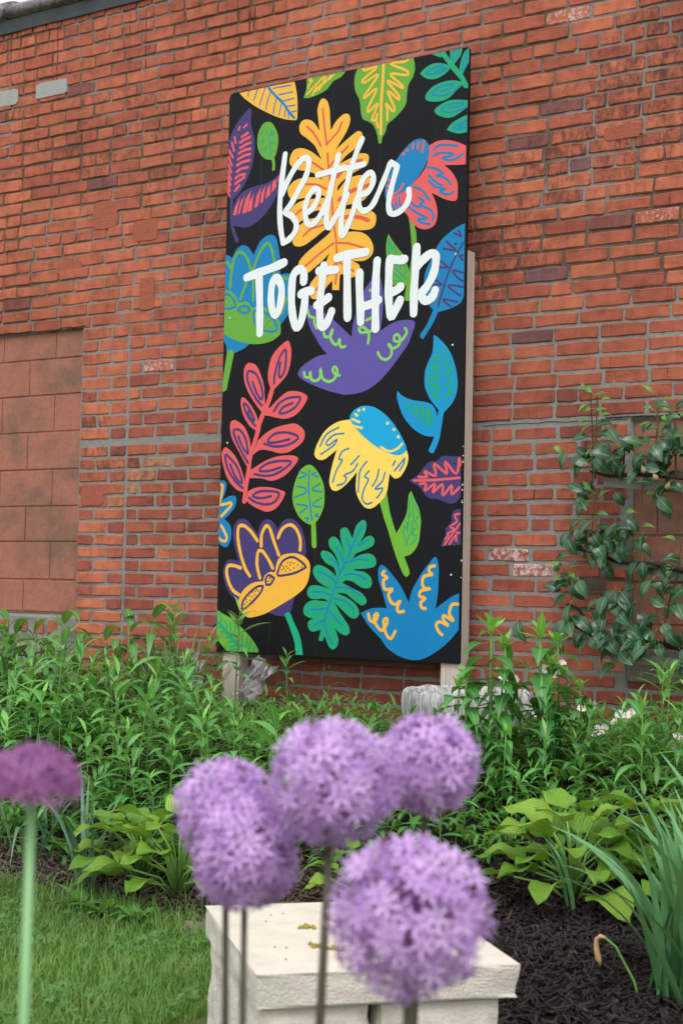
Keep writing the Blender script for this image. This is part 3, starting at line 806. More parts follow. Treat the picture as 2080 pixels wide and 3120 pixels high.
S|W|25.7|692,2137 661,2075 635,2005 615,1922 602,1850 597,1795 602,1741 625,1774 650,1826 674,1893 699,1905 725,1912 747,1942 749,1975 736,1990 710,1980 690,1946 680,1900 683,1859 701,1837 726,1839 751,1858 776,1902 800,1950 820,1995 832,2021* 863,2000* 850,1958 834,1902 825,1853 832,1816 853,1806 886,1817 910,1839 922,1870 919,1897
S|W|37.7|118,1614 183,1629 256,1644 313,1660
S|W|37.4|183,1617 190,1510 192,1434 194,1368
O|W|35.3|276,1600 254,1573 249,1513 258,1459 273,1439 293,1464 303,1516 301,1561
S|W|37.1|415,1569 414,1610 389,1623 362,1600 355,1541 357,1473 367,1413 382,1378 404,1395 420,1453 425,1512
S|W|37.1|403,1516 431,1527 456,1526
S|W|36.7|491,1607 575,1604
S|W|36.6|515,1627 508,1557 501,1484 500,1428 506,1380 519,1368 541,1392 559,1431
S|W|36.7|484,1463 517,1475 543,1491
S|W|37.9|582,1653 628,1660 720,1663
S|W|37.7|630,1645 633,1545 638,1399
S|W|37.4|692,1580 694,1503 700,1430 702,1377
S|W|37|776,1621 771,1533 772,1424 774,1343
S|W|37.2|706,1437 752,1446 786,1459
S|W|36.7|838,1622 882,1614 905,1615
S|W|36.7|836,1620 833,1563 833,1491 838,1426 848,1386 866,1409 888,1450
S|W|36.5|843,1485 876,1494 889,1505
S|W|36.1|961,1658 957,1569 952,1480 952,1392
S|W|36|965,1579 996,1608 1028,1626 1049,1613 1048,1571 1034,1530 1007,1490 979,1464* 1000,1441 1020,1439 1040,1455 1049,1475
@SCREW|
D|s|3.7|1132,1251
D|s|3.7|1142,345
D|s|4.2|22,63
D|s|4.3|35,901
D|s|3.7|1139,1611
D|s|4.3|32,1444
D|k|3.4|1138,1654
D|k|3.3|1148,783
"""

# ================================================================== MURAL SIGN
PAL = dict(W=(224, 229, 231), Y=(238, 176, 60), y=(250, 208, 92), G=(98, 160, 52), l=(106, 172, 50), L=(128, 200, 84), g=(22, 156, 112), t=(20, 164, 120),
           B=(0, 122, 178), b=(0, 142, 196), c=(0, 160, 212), P=(64, 52, 108), p=(90, 78, 156), R=(220, 88, 90), r=(216, 90, 68), d=(60, 28, 30))  # b and c are blue B with brighter light put into the colour
def paint(name, rgb, rough=.42):
    t = NT(name); q = lin(*rgb); c0 = tuple(v * .93 for v in q[:3]) + (1,); c1 = tuple(min(v * 1.05, .88) for v in q[:3]) + (1,)
    c = t.mix(t.noise(18, 4), c0, c1); t.bump(t.math('ADD', t.noise(45, 3, t.pos((1, 1, .35))), t.noise(260, 2)), .10, .004)
    return t.set(c, rough, .25)
M_PAINT = {k: paint('paint_' + k, v) for k, v in PAL.items()}
t = NT('board_black')
c = t.mix(t.ramp(t.noise(300, 2), (.70, 0), (.76, .5)), lin(17, 18, 21), lin(56, 58, 62))
c = t.mix(t.ramp(t.noise(5, 5, None, .7), (.55, 0), (.8, .35)), c, lin(32, 33, 38))
c = t.mix(t.ramp(t.noise(30, 4, t.pos((1, 1, .06))), (.60, 0), (.78, .3)), c, lin(58, 60, 66))
t.put(t.b.inputs['Roughness'], t.ramp(t.noise(3, 5, None, .7), (.3, .34), (.7, .56)))
t.bump(t.math('ADD', t.noise(60, 4, t.pos((1, 1, .3))), t.noise(240, 2)), .16, .004); M_BOARD = t.set(c, None, .14)
t = NT('weathered_timber')
g_ = t.noise(9, 5, t.pos((8, 8, .5)), .65); kn = t.noise(120, 3, t.pos((1, 1, .03)))
c = t.mix(g_, lin(206, 194, 182), lin(176, 163, 152)); c = t.mix(t.ramp(kn, (.55, 0), (.7, .5)), c, lin(138, 122, 110))
t.bump(kn, .4, .002); M_TIMBER = t.set(c, .8, .3)
t = NT('screw_steel'); M_SCREW = t.set(lin(200, 202, 204), .35); M_SCREW.node_tree.nodes['Principled BSDF'].inputs['Metallic'].default_value = .7
t = NT('screw_dark'); M_SCREWD = t.set(lin(26, 26, 30), .5)

PW, PH = 1.1845, 2.4384
sign = thing('mural_sign', 'tall black painted board with bright leaves, flowers and white words on two timber posts', 'mural sign', (0, 0, 0))
def rounded(w, h, r, n=5):
    p = []
    for (cx, cz, a0, rr) in ((w - r[1], h - r[1], 0, r[1]), (r[0], h - r[0], 90, r[0]), (r[2], r[2], 180, r[2]), (w - r[3], r[3], 270, r[3])):
        for k in range(n + 1):
            a = R(a0 + 90 * k / n); p.append((cx + rr * math.cos(a), cz + rr * math.sin(a)))
    return p
p = rounded(PW, PH, (.026, .012, .006, .006)); n = len(p)
V = [(x - PW / 2, y, z) for y in (0.0, 0.012) for x, z in p]
F = [tuple(range(n - 1, -1, -1))[::-1], tuple(range(n, 2 * n))[::-1]] + [(k, (k + 1) % n, n + (k + 1) % n, n + k)[::-1] for k in range(n)]
me = mesh('panel_board', V, F, M_BOARD); bm = bmesh.new(); bm.from_mesh(me); bmesh.ops.recalc_face_normals(bm, faces=bm.faces); bm.to_mesh(me); bm.free()
obj('panel_board', me, sign)
for x0, zt, nm in ((-.566, 2.2, 0), (.502, 1.640, 1)):
    V, F = box(x0, x0 + .089, .0125, .078, -.42, zt)
    for i, v in enumerate(V):
        if v[2] > 0 and v[0] > x0 + .01: V[i] = (v[0], v[1], v[2] - .012)
    obj('post', bevel_mesh(mesh('post', V, F, M_TIMBER), .003), sign)

# paint chipped off the plywood along its right edge
rc = random.Random(3); mb = MB()
for k in range(12):
    z = rc.choice((rc.uniform(.18, .42), rc.uniform(.52, .78), rc.uniform(.78, .86))); h = rc.uniform(.002, .007); w = rc.uniform(.0006, .0018)
    mb.add(box(PW / 2 - w, PW / 2 + .0006, -.0006, rc.uniform(.003, .009), z, z + h))
obj('chipped_edge', mb.mesh('chipped_edge', [M_PAINT['W']]), sign, kind='stuff')
def catmull(P, C, closed, steps=5):
    n = len(P); out = []
    segs = n if closed else n - 1
    for i in range(segs):
        p1, p2 = P[i], P[(i + 1) % n]
        p0 = P[i - 1] if (i > 0 or closed) else p1
        p3 = P[(i + 2) % n] if (i + 2 < n or closed) else p2
        if C[i]: p0 = p1
        if C[(i + 1) % n]: p3 = p2
        for s in range(steps):
            u = s / steps
            # centripetal-like tension keeps the curve from overshooting on uneven spacing
            d = math.hypot(p2[0] - p1[0], p2[1] - p1[1]) + 1e-9
            def tg(a, b, far):
                L = math.hypot(b[0] - a[0], b[1] - a[1]) + 1e-9; k = min(1.0, 2 * d / L) * .5
                return ((b[0] - a[0]) * k, (b[1] - a[1]) * k)
            m1, m2 = tg(p0, p2, 0), tg(p1, p3, 0)
            h1, h2, h3, h4 = 2*u**3-3*u*u+1, u**3-2*u*u+u, -2*u**3+3*u*u, u**3-u*u
            out.append((h1*p1[0]+h2*m1[0]+h3*p2[0]+h4*m2[0], h1*p1[1]+h2*m1[1]+h3*p2[1]+h4*m2[1]))
    if not closed: out.append(P[-1])
    return out
def to_panel(x, v, y): return (min(max(x, 1), PW * 1000 - 1) / 1000 - PW / 2, y, min(max(v, 1), PH * 1000 - 1) / 1000)
def fill_shape(pts, y):
    q = [pts[0]]
    for a in pts[1:]:
        if math.hypot(a[0] - q[-1][0], a[1] - q[-1][1]) > .6: q.append(a)
    if math.hypot(q[0][0] - q[-1][0], q[0][1] - q[-1][1]) < .6: q.pop()
    n = len(q)
    v, _, f, *_ = geometry.delaunay_2d_cdt([Vector(a) for a in q], [(i, (i + 1) % n) for i in range(n)], [], 1, .01)
    return [to_panel(a[0], a[1], y) for a in v], [tuple(a) for a in f]
def ribbon(pts, w, y, closed):
    q = [pts[0]]
    for a in pts[1:]:
        if math.hypot(a[0] - q[-1][0], a[1] - q[-1][1]) > .5: q.append(a)
    if closed and math.hypot(q[0][0] - q[-1][0], q[0][1] - q[-1][1]) < .5: q.pop()
    n = len(q); V, F = [], []; h = w / 2
    if n < 2: return V, F
    def tang(i):
        a = q[(i - 1) % n] if (closed or i > 0) else q[i]; b = q[(i + 1) % n] if (closed or i < n - 1) else q[i]
        dx, dy = b[0] - a[0], b[1] - a[1]; L = math.hypot(dx, dy) or 1; return dx / L, dy / L
    L_, R_ = [], []
    for i in range(n):
        tx, ty = tang(i); yy = y - .00012 * i / n
        ww = h * (1 + .06 * math.sin(i * .9 + q[0][0]))
        L_.append((q[i][0] - ty * ww, q[i][1] + tx * ww, yy)); R_.append((q[i][0] + ty * ww, q[i][1] - tx * ww, yy))
    if not closed:
        for end, sg in ((0, -1), (n - 1, 1)):
            tx, ty = tang(end); c = q[end]; yy = L_[end][2]; cap = []
            for k in range(1, 6):
                a = math.pi * k / 6 - math.pi / 2; ca, sa = math.cos(a) * sg, math.sin(a)
                cap.append((c[0] + (tx * ca + ty * sa) * h, c[1] + (ty * ca - tx * sa) * h, yy))
            ring = [L_[end]] + (cap) + [R_[end]]
            o = len(V); V += ring; F.append(tuple(range(o, o + len(ring))))
    o = len(V)
    for a, b in zip(L_, R_): V += [a, b]
    for i in range(n if closed else n - 1):
        j = (i + 1) % n; F.append((o + 2 * i, o + 2 * i + 1, o + 2 * j + 1, o + 2 * j))
    return [to_panel(a, b, yy) for a, b, yy in V], F
def parse(s):
    P, C = [], []
    for tok in s.split():
        C.append(tok.endswith('*')); a, b = tok.rstrip('*').split(','); P.append((float(a), float(b)))
    return P, C
def build_motif(name, label, items, lift):
    cols = []; mb = MB(); lev, last, k = 0, None, 0
    for kind, c, w, s in items:
        if last is not None and c != last: lev += 1
        last = c; k += 1; y = -(0.0006 + lift + .00015 * lev + 3e-6 * k)
        if c not in cols: cols.append(c)
        P, C = parse(s)
        if kind == 'F': vf = fill_shape(catmull(P, C, True), y)
        elif kind == 'D':
            for (a, b) in P:
                mb.add(([to_panel(a + w * math.cos(q * .7), b + w * math.sin(q * .7), y) for q in range(9)], [tuple(range(9))]), cols.index(c))
            continue
        else: vf = ribbon(catmull(P, C, kind == 'O', 4), w, y, kind == 'O')
        mb.add(vf, cols.index(c))
    obj(name, mb.mesh(name, [M_PAINT[c] for c in cols]), sign, label=label)
motifs = []
for line in ART.strip().split('\n'):
    if line[0] == '@': motifs.append((line[1:].split('|'), []))
    else:
        k, c, w, s = line.split('|'); motifs[-1][1].append((k, c, float(w), s))
for (name, label), items in motifs:
    if name == 'SCREW':
        for k, c, w, s in items:
            for (a, b) in parse(s)[0]:
                v, f = tube([(0, 0, 0), (0, -.003, 0), (0, -.0034, 0)], [.0045, .0045, .0032], 10)
                obj('screw', mesh('screw', v, f, M_SCREW if c == 's' else M_SCREWD), sign, (a / 1000 - PW / 2, 0, b / 1000))
    else: build_motif(name, label, items, .0016 if name == 'lettering' else 0.0)

# ================================================================== GROUND, LAWN, MULCH
def lawn_edge(x):                              # y of the border between lawn (nearer) and bed
    return -2.0 - .08 * x + .05 * math.sin(x * 3.1) if x < 1.5 else -3.0 - (x - 1.5) * .2
t = NT('bed_soil')
c = t.mix(t.noise(40, 6, None, .8), lin(28, 24, 23), lin(66, 54, 46)); t.bump(t.noise(70, 6, None, .8), 1.0, .02); M_SOIL = t.set(c, .95, .2)
t = NT('turf_soil')
c = t.mix(t.noise(30, 6, None, .8), lin(56, 76, 34), lin(98, 108, 58)); t.bump(t.noise(60, 5), .8, .01); M_TURF = t.set(c, .95, .2)
gx = np.concatenate([[-40, -20, -10, -6], np.linspace(-4, 6, 150), [8, 12, 22, 42]])
gy = np.concatenate([[-40, -22, -12, -8], np.linspace(-6, .6, 110), [2, 6, 14, 40]])
V, F, FM = [], [], []
for y in gy:
    for x in gx: V.append((x, y, ground_z(x, y) + .012 * noise.noise(Vector((x * 4, y * 4, 2)))))
nx = len(gx)
for j in range(len(gy) - 1):
    for i in range(nx - 1):
        F.append((j * nx + i, j * nx + i + 1, (j + 1) * nx + i + 1, (j + 1) * nx + i))
        xm, ym = (gx[i] + gx[i + 1]) / 2, (gy[j] + gy[j + 1]) / 2
        FM.append(1 if ym < lawn_edge(xm) else 0)
obj('ground', mesh('ground', V, F, [M_SOIL, M_TURF], FM, True), kind='structure')

rg = np.random.default_rng(5)
# lawn blades: tapered bent strips
def blades(n, xr, yr, hmin, hmax, w, keep):
    x = rg.uniform(*xr, n); y = rg.uniform(*yr, n)
    k = np.array([keep(a, b) for a, b in zip(x, y)]); x, y = x[k], y[k]; n = len(x)
    z = np.array([ground_z(a, b) for a, b in zip(x, y)])
    az = rg.uniform(0, 2 * np.pi, n); h = rg.uniform(hmin, hmax, n); lean = rg.uniform(.1, 1.1, n) * h
    dx, dy = np.cos(az), np.sin(az); px, py = -dy, dx; ww = w * rg.uniform(.6, 1.3, n)
    V = np.zeros((n, 5, 3)); B = np.stack([x, y, z], -1)
    P = np.stack([px, py, np.zeros(n)], -1) * ww[:, None] * .5; Dd = np.stack([dx, dy, np.zeros(n)], -1)
    mid = B + Dd * (lean * .35)[:, None]; mid[:, 2] += h * .6
    tip = B + Dd * lean[:, None]; tip[:, 2] += h * rg.uniform(.75, 1, n)
    V[:, 0], V[:, 1], V[:, 2], V[:, 3], V[:, 4] = B - P, B + P, mid - P * .8, mid + P * .8, tip
    o = (np.arange(n) * 5)[:, None, None]
    F = (np.array([[0, 1, 3], [0, 3, 2], [2, 3, 4]])[None] + o).reshape(-1, 3)
    return V.reshape(-1, 3), F
def leafmat(name, c0, c1, rough=.45, trans=.3, spec=.45, attr='obj', veins=False):
    """leaf: glossy skin plus light passing through the blade"""
    t = NT(name)
    f = t.node('ShaderNodeObjectInfo').outputs['Random'] if attr == 'obj' else t.noise(9, 3)
    c = t.mix(f, lin(*c0), lin(*c1)); c = t.mix(.5, c, t.ramp(t.noise(2.2, 3), (.34, .7), (.62, 1.2)), 'MULTIPLY'); c = t.mix(.35, c, t.ramp(t.noise(38, 3), (.3, .72), (.7, 1.12)), 'MULTIPLY')
    if attr != 'obj': c = t.mix(.5, c, t.ramp(t.noise(70, 2), (.3, .6), (.7, 1.2)), 'MULTIPLY')
    ra = t.node('ShaderNodeAttribute', attribute_name='rib').outputs['Fac']                       # pale midrib
    c = t.mix(t.ramp(ra, (.88, 0.0), (.95, .55)), c, lin(min(c1[0] + 70, 225), min(c1[1] + 60, 235), min(c1[2] + 60, 190)))
    if veins:
        av = t.node('ShaderNodeAttribute', attribute_name='across').outputs['Fac']
        wv = t.math('ABSOLUTE', t.math('SINE', t.math('MULTIPLY', av, 20.0)))
        c = t.mix(t.ramp(wv, (0, .55), (.3, 0.0)), c, lin(*[int(v * .72) for v in c0])); t.bump(wv, .6, .004)
    elif attr == 'obj': t.bump(t.noise(120, 3), .25, .002)
    t.set(c, rough, spec)
    tr = t.node('ShaderNodeBsdfTranslucent'); t.put(tr.inputs['Color'], t.mix(.5, c, lin(150, 190, 60)))
    mx = t.node('ShaderNodeMixShader'); mx.inputs[0].default_value = trans
    t.l.new(t.b.outputs[0], mx.inputs[1]); t.l.new(tr.outputs[0], mx.inputs[2]); t.l.new(mx.outputs[0], t.out.inputs['Surface'])
    return t.m
M_GRASS = leafmat('grass_blade', (72, 124, 48), (132, 166, 88), .5, .3, .3, 'pos')
def klawn(x, y):
    if 1.40 < x < 2.3 and -3.2 < y < -2.1: return False
    return y < lawn_edge(x) + .05 and noise.noise(Vector((x * 2.2, y * 2.2, 7))) > -.36
V1, F1 = blades(62000, (-.3, 1.75), (-3.3, -1.75), .012, .06, .0030, klawn)
V2, F2 = blades(14000, (-2.5, 4.5), (-5.5, -1.9), .02, .05, .004, klawn)
V3, F3 = blades(1500, (-.2, 1.5), (-2.25, -1.95), .04, .11, .003, lambda x, y: abs(y - lawn_edge(x)) < .10)
V = np.concatenate([V1, V2, V3]); F = np.concatenate([F1, F2 + len(V1), F3 + len(V1) + len(V2)])
obj('lawn_grass', npmesh('lawn_grass', V, F, M_GRASS), kind='stuff')
M_CLOVER = leafmat('clover', (70, 122, 62), (104, 152, 78), .5, .3, .3, 'pos')
M_STRAW = leafmat('dry_straw', (178, 160, 110), (140, 128, 84), .7, .2, .2, 'pos')
Vs, Fs = blades(5000, (-.3, 1.75), (-3.3, -1.9), .012, .045, .003, lambda x, y: klawn(x, y) and noise.noise(Vector((x * 4, y * 4, 3))) > -.05)
obj('dry_grass', npmesh('dry_grass', Vs, Fs, M_STRAW), kind='stuff')
# clover in the turf: small round leaves
def discs(n, xr, yr, keep, r, zoff):
    V, F = [], []
    for _ in range(n):
        x, y = rg.uniform(*xr), rg.uniform(*yr)
        if not keep(x, y): continue
        c = Vector((x, y, ground_z(x, y) + rg.uniform(*zoff))); a0 = rg.uniform(0, 6.28); tl = Vector((rg.normal() * .3, rg.normal() * .3, 1)).normalized()
        a = tl.orthogonal().normalized(); b = tl.cross(a)
        for q in range(3):
            an = a0 + q * 2.09; ce = c + (a * math.cos(an) + b * math.sin(an)) * r * .9; o = len(V)
            V.extend(ce + (a * math.cos(s) + b * math.sin(s)) * r * .8 for s in np.linspace(0, 6.28, 7)[:-1]); F.append(tuple(range(o, o + 6)))
    return V, F
v, f = discs(2600, (-.2, 1.7), (-3.3, -2.0), lambda x, y: klawn(x, y) and noise.noise(Vector((x * 3, y * 3, 1))) > .02, .007, (.02, .04))
obj('clover', mesh('clover', v, f, M_CLOVER), kind='stuff')

# shredded bark mulch: thousands of splinters
t = NT('mulch_bark'); c = t.mix(t.noise(45, 5, None, .8), lin(20, 17, 19), lin(60, 49, 47)); c = t.mix(t.ramp(t.noise(24, 2), (.62, 0), (.72, .6)), c, lin(112, 92, 80)); t.bump(t.noise(200, 3), .6, .003); M_MULCH = t.set(c, .8, .35)
def chips(n, xr, yr, keep, lmin, lmax):
    x = rg.uniform(*xr, n); y = rg.uniform(*yr, n); k = np.array([keep(a, b) for a, b in zip(x, y)]); x, y = x[k], y[k]; n = len(x)
    z = np.array([ground_z(a, b) for a, b in zip(x, y)]) + rg.uniform(.0, .022, n)
    az = rg.uniform(0, 2 * np.pi, n); el = rg.normal(0, .5, n); L = rg.uniform(lmin, lmax, n); W = rg.uniform(.0009, .0042, n); H = W * rg.uniform(.3, .8, n)
    D = np.stack([np.cos(az) * np.cos(el), np.sin(az) * np.cos(el), np.sin(el)], -1); S = np.stack([-np.sin(az), np.cos(az), np.zeros(n)], -1); U = np.cross(D, S)
    C = np.stack([x, y, z], -1); V = np.zeros((n, 8, 3)); i = 0
    for sx in (-1, 1):
        for sy in (-1, 1):
            for szz in (-1, 1):
                j = rg.uniform(.55, 1.15, n); V[:, i] = C + D * (sx * L / 2 * j)[:, None] + S * (sy * W * j)[:, None] + U * (szz * H)[:, None]; i += 1
    q = np.array([(0, 1, 3, 2), (4, 6, 7, 5), (0, 4, 5, 1), (2, 3, 7, 6), (0, 2, 6, 4), (1, 5, 7, 3)])
    return V.reshape(-1, 3), (q[None] + (np.arange(n) * 8)[:, None, None]).reshape(-1, 4)
kin = lambda x, y: not (1.45 < x < 2.2 and -3.15 < y < -2.35 and (x - 1.45) * .6 + (y + 2.35) < 0)
v, f = chips(30000, (1.45, 3.3), (-3.0, -1.25), kin, .006, .05)
obj('bark_mulch', npmesh('bark_mulch', v, f, M_MULCH, 4), kind='stuff')
t = NT('old_mulch'); c = t.mix(t.noise(35, 5, None, .8), lin(46, 38, 36), lin(126, 110, 96)); M_OLDM = t.set(c, .9, .2)
v, f = chips(7000, (-.6, 1.6), (-2.16, -1.45), lambda x, y: y > lawn_edge(x) - .02, .015, .05)
obj('bark_litter', npmesh('bark_litter', v, f, M_OLDM, 4), kind='stuff')
v, f = chips(2500, (-1.2, 1.2), (-.9, .12), lambda x, y: True, .015, .06)
obj('dry_litter', npmesh('dry_litter', v, f, M_OLDM, 4), kind='stuff')

# ================================================================== STONE PILLAR
t = NT('limestone')
c = t.mix(t.noise(9, 5, None, .7), lin(214, 206, 192), lin(190, 184, 174)); c = t.mix(t.ramp(t.noise(60, 5, None, .8), (.55, 0), (.75, .5)), c, lin(160, 152, 140))
t.bump(t.math('ADD', t.noise(45, 6, None, .75), t.noise(180, 3)), .6, .006); M_LIME = t.set(c, .85, .3)
t = NT('limestone_smooth'); c = t.mix(t.noise(12, 5, None, .7), lin(216, 209, 196), lin(186, 177, 162)); c = t.mix(t.ramp(t.noise(5, 5, None, .7), (.5, 0), (.7, .4)), c, lin(166, 154, 134)); c = t.mix(t.ramp(t.noise(140, 3), (.62, 0), (.74, .35)), c, lin(150, 140, 122))
t.bump(t.noise(160, 4), .15, .003); M_LIMES = t.set(c, .75, .3)
def rough_stone(L, D, H, seed, chip=.012, seg=7, keep_top=False):
    """split-faced block: subdivided box pushed in and out by noise, edges knocked off"""
    bm = bmesh.new(); bmesh.ops.create_cube(bm, size=1.0)
    bmesh.ops.subdivide_edges(bm, edges=bm.edges[:], cuts=seg, use_grid_fill=True)
    for v in bm.verts:
        p = Vector((v.co.x * L, v.co.y * D, v.co.z * H)); q = v.co
        ed = sum(1 for a in q if abs(a) > .499)
        nz = noise.noise(Vector((p.x * 14 + seed, p.y * 14, p.z * 20))) + .5 * noise.noise(Vector((p.x * 40, p.y * 40 + seed, p.z * 40)))
        k = chip * nz * (1.0 if abs(q.z) < .499 else .15)
        sc_ = 1 - (.5 * chip if ed >= 2 and not (keep_top and q.z > .49) else 0) / max(L, D) * 2
        dirv = Vector((q.x if abs(q.x) > .499 else 0, q.y if abs(q.y) > .499 else 0, 0))
        v.co = Vector((p.x * sc_, p.y * sc_, p.z - (.25 * chip * (ed >= 2) * (1 if q.z > 0 else -1) if not (keep_top and q.z > .49) else 0))) + dirv * k * 2
    me = bpy.data.meshes.new('stone'); bm.to_mesh(me); bm.free(); me.materials.append(M_LIME); me.polygons.foreach_set('use_smooth', [False] * len(me.polygons)); return me
PA = math.atan2(.343, .325)                       # the front edge runs along this heading
PC = Vector((1.8505, -2.758, -.66))
pil = thing('stone_pillar', 'low pale limestone pillar with a square cap slab behind the purple flowers', 'stone pillar', PC); pil.rotation_euler = (0, 0, PA)
CAPW, CAPD = .472, .567
me = rough_stone(CAPW, CAPD, .060, 3, .006, 9, True); me.materials.append(M_LIMES)
me.polygons.foreach_set('material_index', [1 if p_.normal.z > .8 else 0 for p_ in me.polygons])
obj('cap_slab', me, pil, (0, 0, .26))
for (x, y, l, d, h, z, s) in ((-.128, -.172, .20, .19, .20, .127, 1), (.096, -.176, .225, .185, .20, .127, 2), (-.130, .025, .20, .18, .20, .126, 3), (-.126, .198, .205, .14, .20, .125, 4), (.096, .092, .225, .33, .20, .124, 5)):
    o = obj('stone_block', rough_stone(l, d, h, s * 3.3, .010), pil, (x, y, z + .001))
# dropped catkins and seeds on the cap
t = NT('catkin'); c = t.mix(t.noise(300, 2), lin(120, 110, 40), lin(170, 150, 60)); M_CAT = t.set(c, .8)
mb = MB(); rr = random.Random(4)
for (ax, ay, bx, by, n) in ((-.10, -.10, -.02, -.17, 26), (-.09, .05, .0, .035, 20), (-.02, .10, .04, .10, 10), (.02, -.10, .06, -.08, 10)):
    for k in range(n):
        u = rr.random(); x, y = ax + (bx - ax) * u + rr.gauss(0, .006), ay + (by - ay) * u + rr.gauss(0, .006)
        r_ = rr.uniform(.0022, .0042)
        mb.add(tube([(x, y, .2905), (x + r_, y + rr.uniform(-1, 1) * r_, .2905 + r_), (x + r_ * 2, y, .2905 + r_ * .6)], [r_ * .6, r_, r_ * .5], 5))
for k in range(14): x, y = rr.uniform(-.2, .15), rr.uniform(-.2, .2); mb.add(tube([(x, y, .290), (x + .002, y, .2925)], [.002, .0015], 5))
M = Matrix.Translation(PC) @ Matrix.Rotation(PA, 4, 'Z')
cat = obj('fallen_catkins', mb.mesh('fallen_catkins', [M_CAT]), mat=M, kind='stuff')

# ================================================================== BIRD BATH
t = NT('weathered_concrete')
st = t.noise(38, 4, t.pos((1, 1, .14)), .75); c = t.ramp(st, (.34, lin(92, 92, 90)), (.5, lin(158, 158, 156)), (.66, lin(204, 204, 202)))
t.bump(st, .8, .006); M_BATH = t.set(c, .9, .25)
bc = Vector((.842, -.40, -.325))
bath = thing('bird_bath', 'weathered grey concrete bird bath with a wavy rim in the weeds below the sign', 'bird bath', bc)
prof = [(.10, .0), (.215, .125), (.232, .165), (.236, .215), (.232, .248), (.222, .258), (.206, .250), (.195, .225), (.15, .205), (.0, .198)]
NS = 72; V, F = [], []
for j, (r0, z0) in enumerate(prof):
    for k in range(NS):
        a = 2 * math.pi * k / NS; wv = noise.noise(Vector((math.cos(a) * 4, math.sin(a) * 4, 3)))
        rr_ = r0 * (1 + (.016 * wv) + (.003 * math.sin(a * 17) if 1 < j < 5 else 0)); zz = z0 + (.007 * wv if 3 <= j <= 6 else 0)
        V.append((rr_ * math.cos(a), rr_ * math.sin(a), zz))
for j in range(len(prof) - 1):
    for k in range(NS): F.append((j * NS + k, j * NS + (k + 1) % NS, (j + 1) * NS + (k + 1) % NS, (j + 1) * NS + k))
obj('basin', mesh('basin', V, F, M_BATH, smooth=True), bath)
v, f = tube([(0, 0, -.06), (0, 0, -.02), (0, 0, .01)], [.13, .12, .10], 20); obj('pedestal', mesh('pedestal', v, f, M_BATH), bath)

# ================================================================== SMALL THINGS BY THE WALL
t = NT('clear_plastic'); t.set((.72, .72, .76, 1), .2, .6)
tp = t.node('ShaderNodeBsdfTransparent'); mx = t.node('ShaderNodeMixShader'); mx.inputs[0].default_value = .55
t.l.new(t.b.outputs[0], mx.inputs[1]); t.l.new(tp.outputs[0], mx.inputs[2]); t.l.new(mx.outputs[0], t.out.inputs['Surface']); M_PLAST = t.m
def crumple(L, H, seed, n=26, m=16):
    V, F = [], []
    for j in range(m):
        for i in range(n):
            u, w = i / (n - 1) - .5, j / (m - 1)
            q = Vector((u * 9 + seed, w * 6, seed)); rg_ = 1 - abs(noise.noise(q * 1.3)) * 2
            V.append((u * L + .02 * noise.noise(q * 2), -.06 * rg_ - .05 * w + .02 * noise.noise(q * 4), (1 - w) * H * (1 + .3 * noise.noise(Vector((u * 5, seed, 0)))) + .012 * noise.noise(q * 3)))
    for j in range(m - 1):
        for i in range(n - 1): F.append((j * n + i, j * n + i + 1, (j + 1) * n + i + 1, (j + 1) * n + i))
    return V, F
v, f = crumple(.34, .24, 2.2); tag(obj('plastic_sheet', mesh('plastic_sheet', v, f, M_PLAST), loc=(-.86, .08, -.27)), 'crumpled clear plastic sheet behind the grass clump left of the sign post', 'plastic sheet')
v, f = crumple(.10, .17, 6.1, 12, 8); o = tag(obj('plastic_sheet', mesh('plastic_sheet', v, f, M_PLAST), loc=(-.415, .06, -.19)), 'torn end of clear plastic sticking out right of the left sign post', 'plastic sheet'); o.rotation_euler = (0, R(24), 0)
t = NT('yellow_cord'); M_YEL = t.set(lin(206, 176, 62), .5)
v, f = tube([(-.52, .08, -.255), (-.40, .02, -.262), (-.28, .05, -.258), (-.16, .09, -.262), (-.04, .04, -.264), (.10, .06, -.262)], .0055, 7)
tag(obj('garden_cord', mesh('garden_cord', v, f, M_YEL, smooth=True), loc=(0, 0, .0)), 'yellow cord lying on the ground along the wall under the sign', 'cord')
me = rough_stone(.11, .07, .05, 9, .012, 4); me.materials.clear(); me.materials.append(M_STONE)
o = tag(obj('flat_stone', me, loc=(.94, -2.04, -.625)), 'small flat grey stone at the lawn edge left of the pillar', 'stone'); o.rotation_euler = (.1, .05, .5)

# ================================================================== PLANTS
M_WEED = leafmat('weed_leaf', (70, 138, 66), (114, 180, 96), .36, .28, .5)
M_YOUNG = leafmat('young_leaf', (104, 176, 66), (140, 202, 92), .38, .35)
M_HERB = leafmat('herb_leaf', (58, 118, 58), (88, 148, 74), .4, .28)
M_BROAD = leafmat('broad_leaf', (66, 120, 52), (98, 148, 74), .4, .28)
M_PEAR = leafmat('pear_leaf', (28, 62, 40), (56, 98, 60), .28, .12, .5)
M_PEARY = leafmat('pear_young_leaf', (76, 128, 58), (108, 160, 68), .35, .3)
M_HOSTA = leafmat('hosta_leaf', (108, 156, 50), (146, 184, 68), .4, .28, .4, 'obj', True)
M_IRIS = leafmat('strap_leaf', (72, 126, 80), (108, 158, 104), .38, .15, .4)
M_ONION = leafmat('blue_green_blade', (72, 112, 90), (104, 140, 108), .45, .12, .4)
M_BLADE = leafmat('grass_clump_blade', (64, 104, 58), (104, 140, 76), .5, .2, .3)
M_UNDER = leafmat('undergrowth_leaf', (62, 118, 52), (112, 166, 80), .45, .28, .4, 'pos')
M_STEM = leafmat('green_stem', (96, 140, 66), (128, 166, 84), .5, .1, .3)
M_TWIG = leafmat('pear_twig', (78, 62, 48), (112, 88, 60), .7, .0, .2)
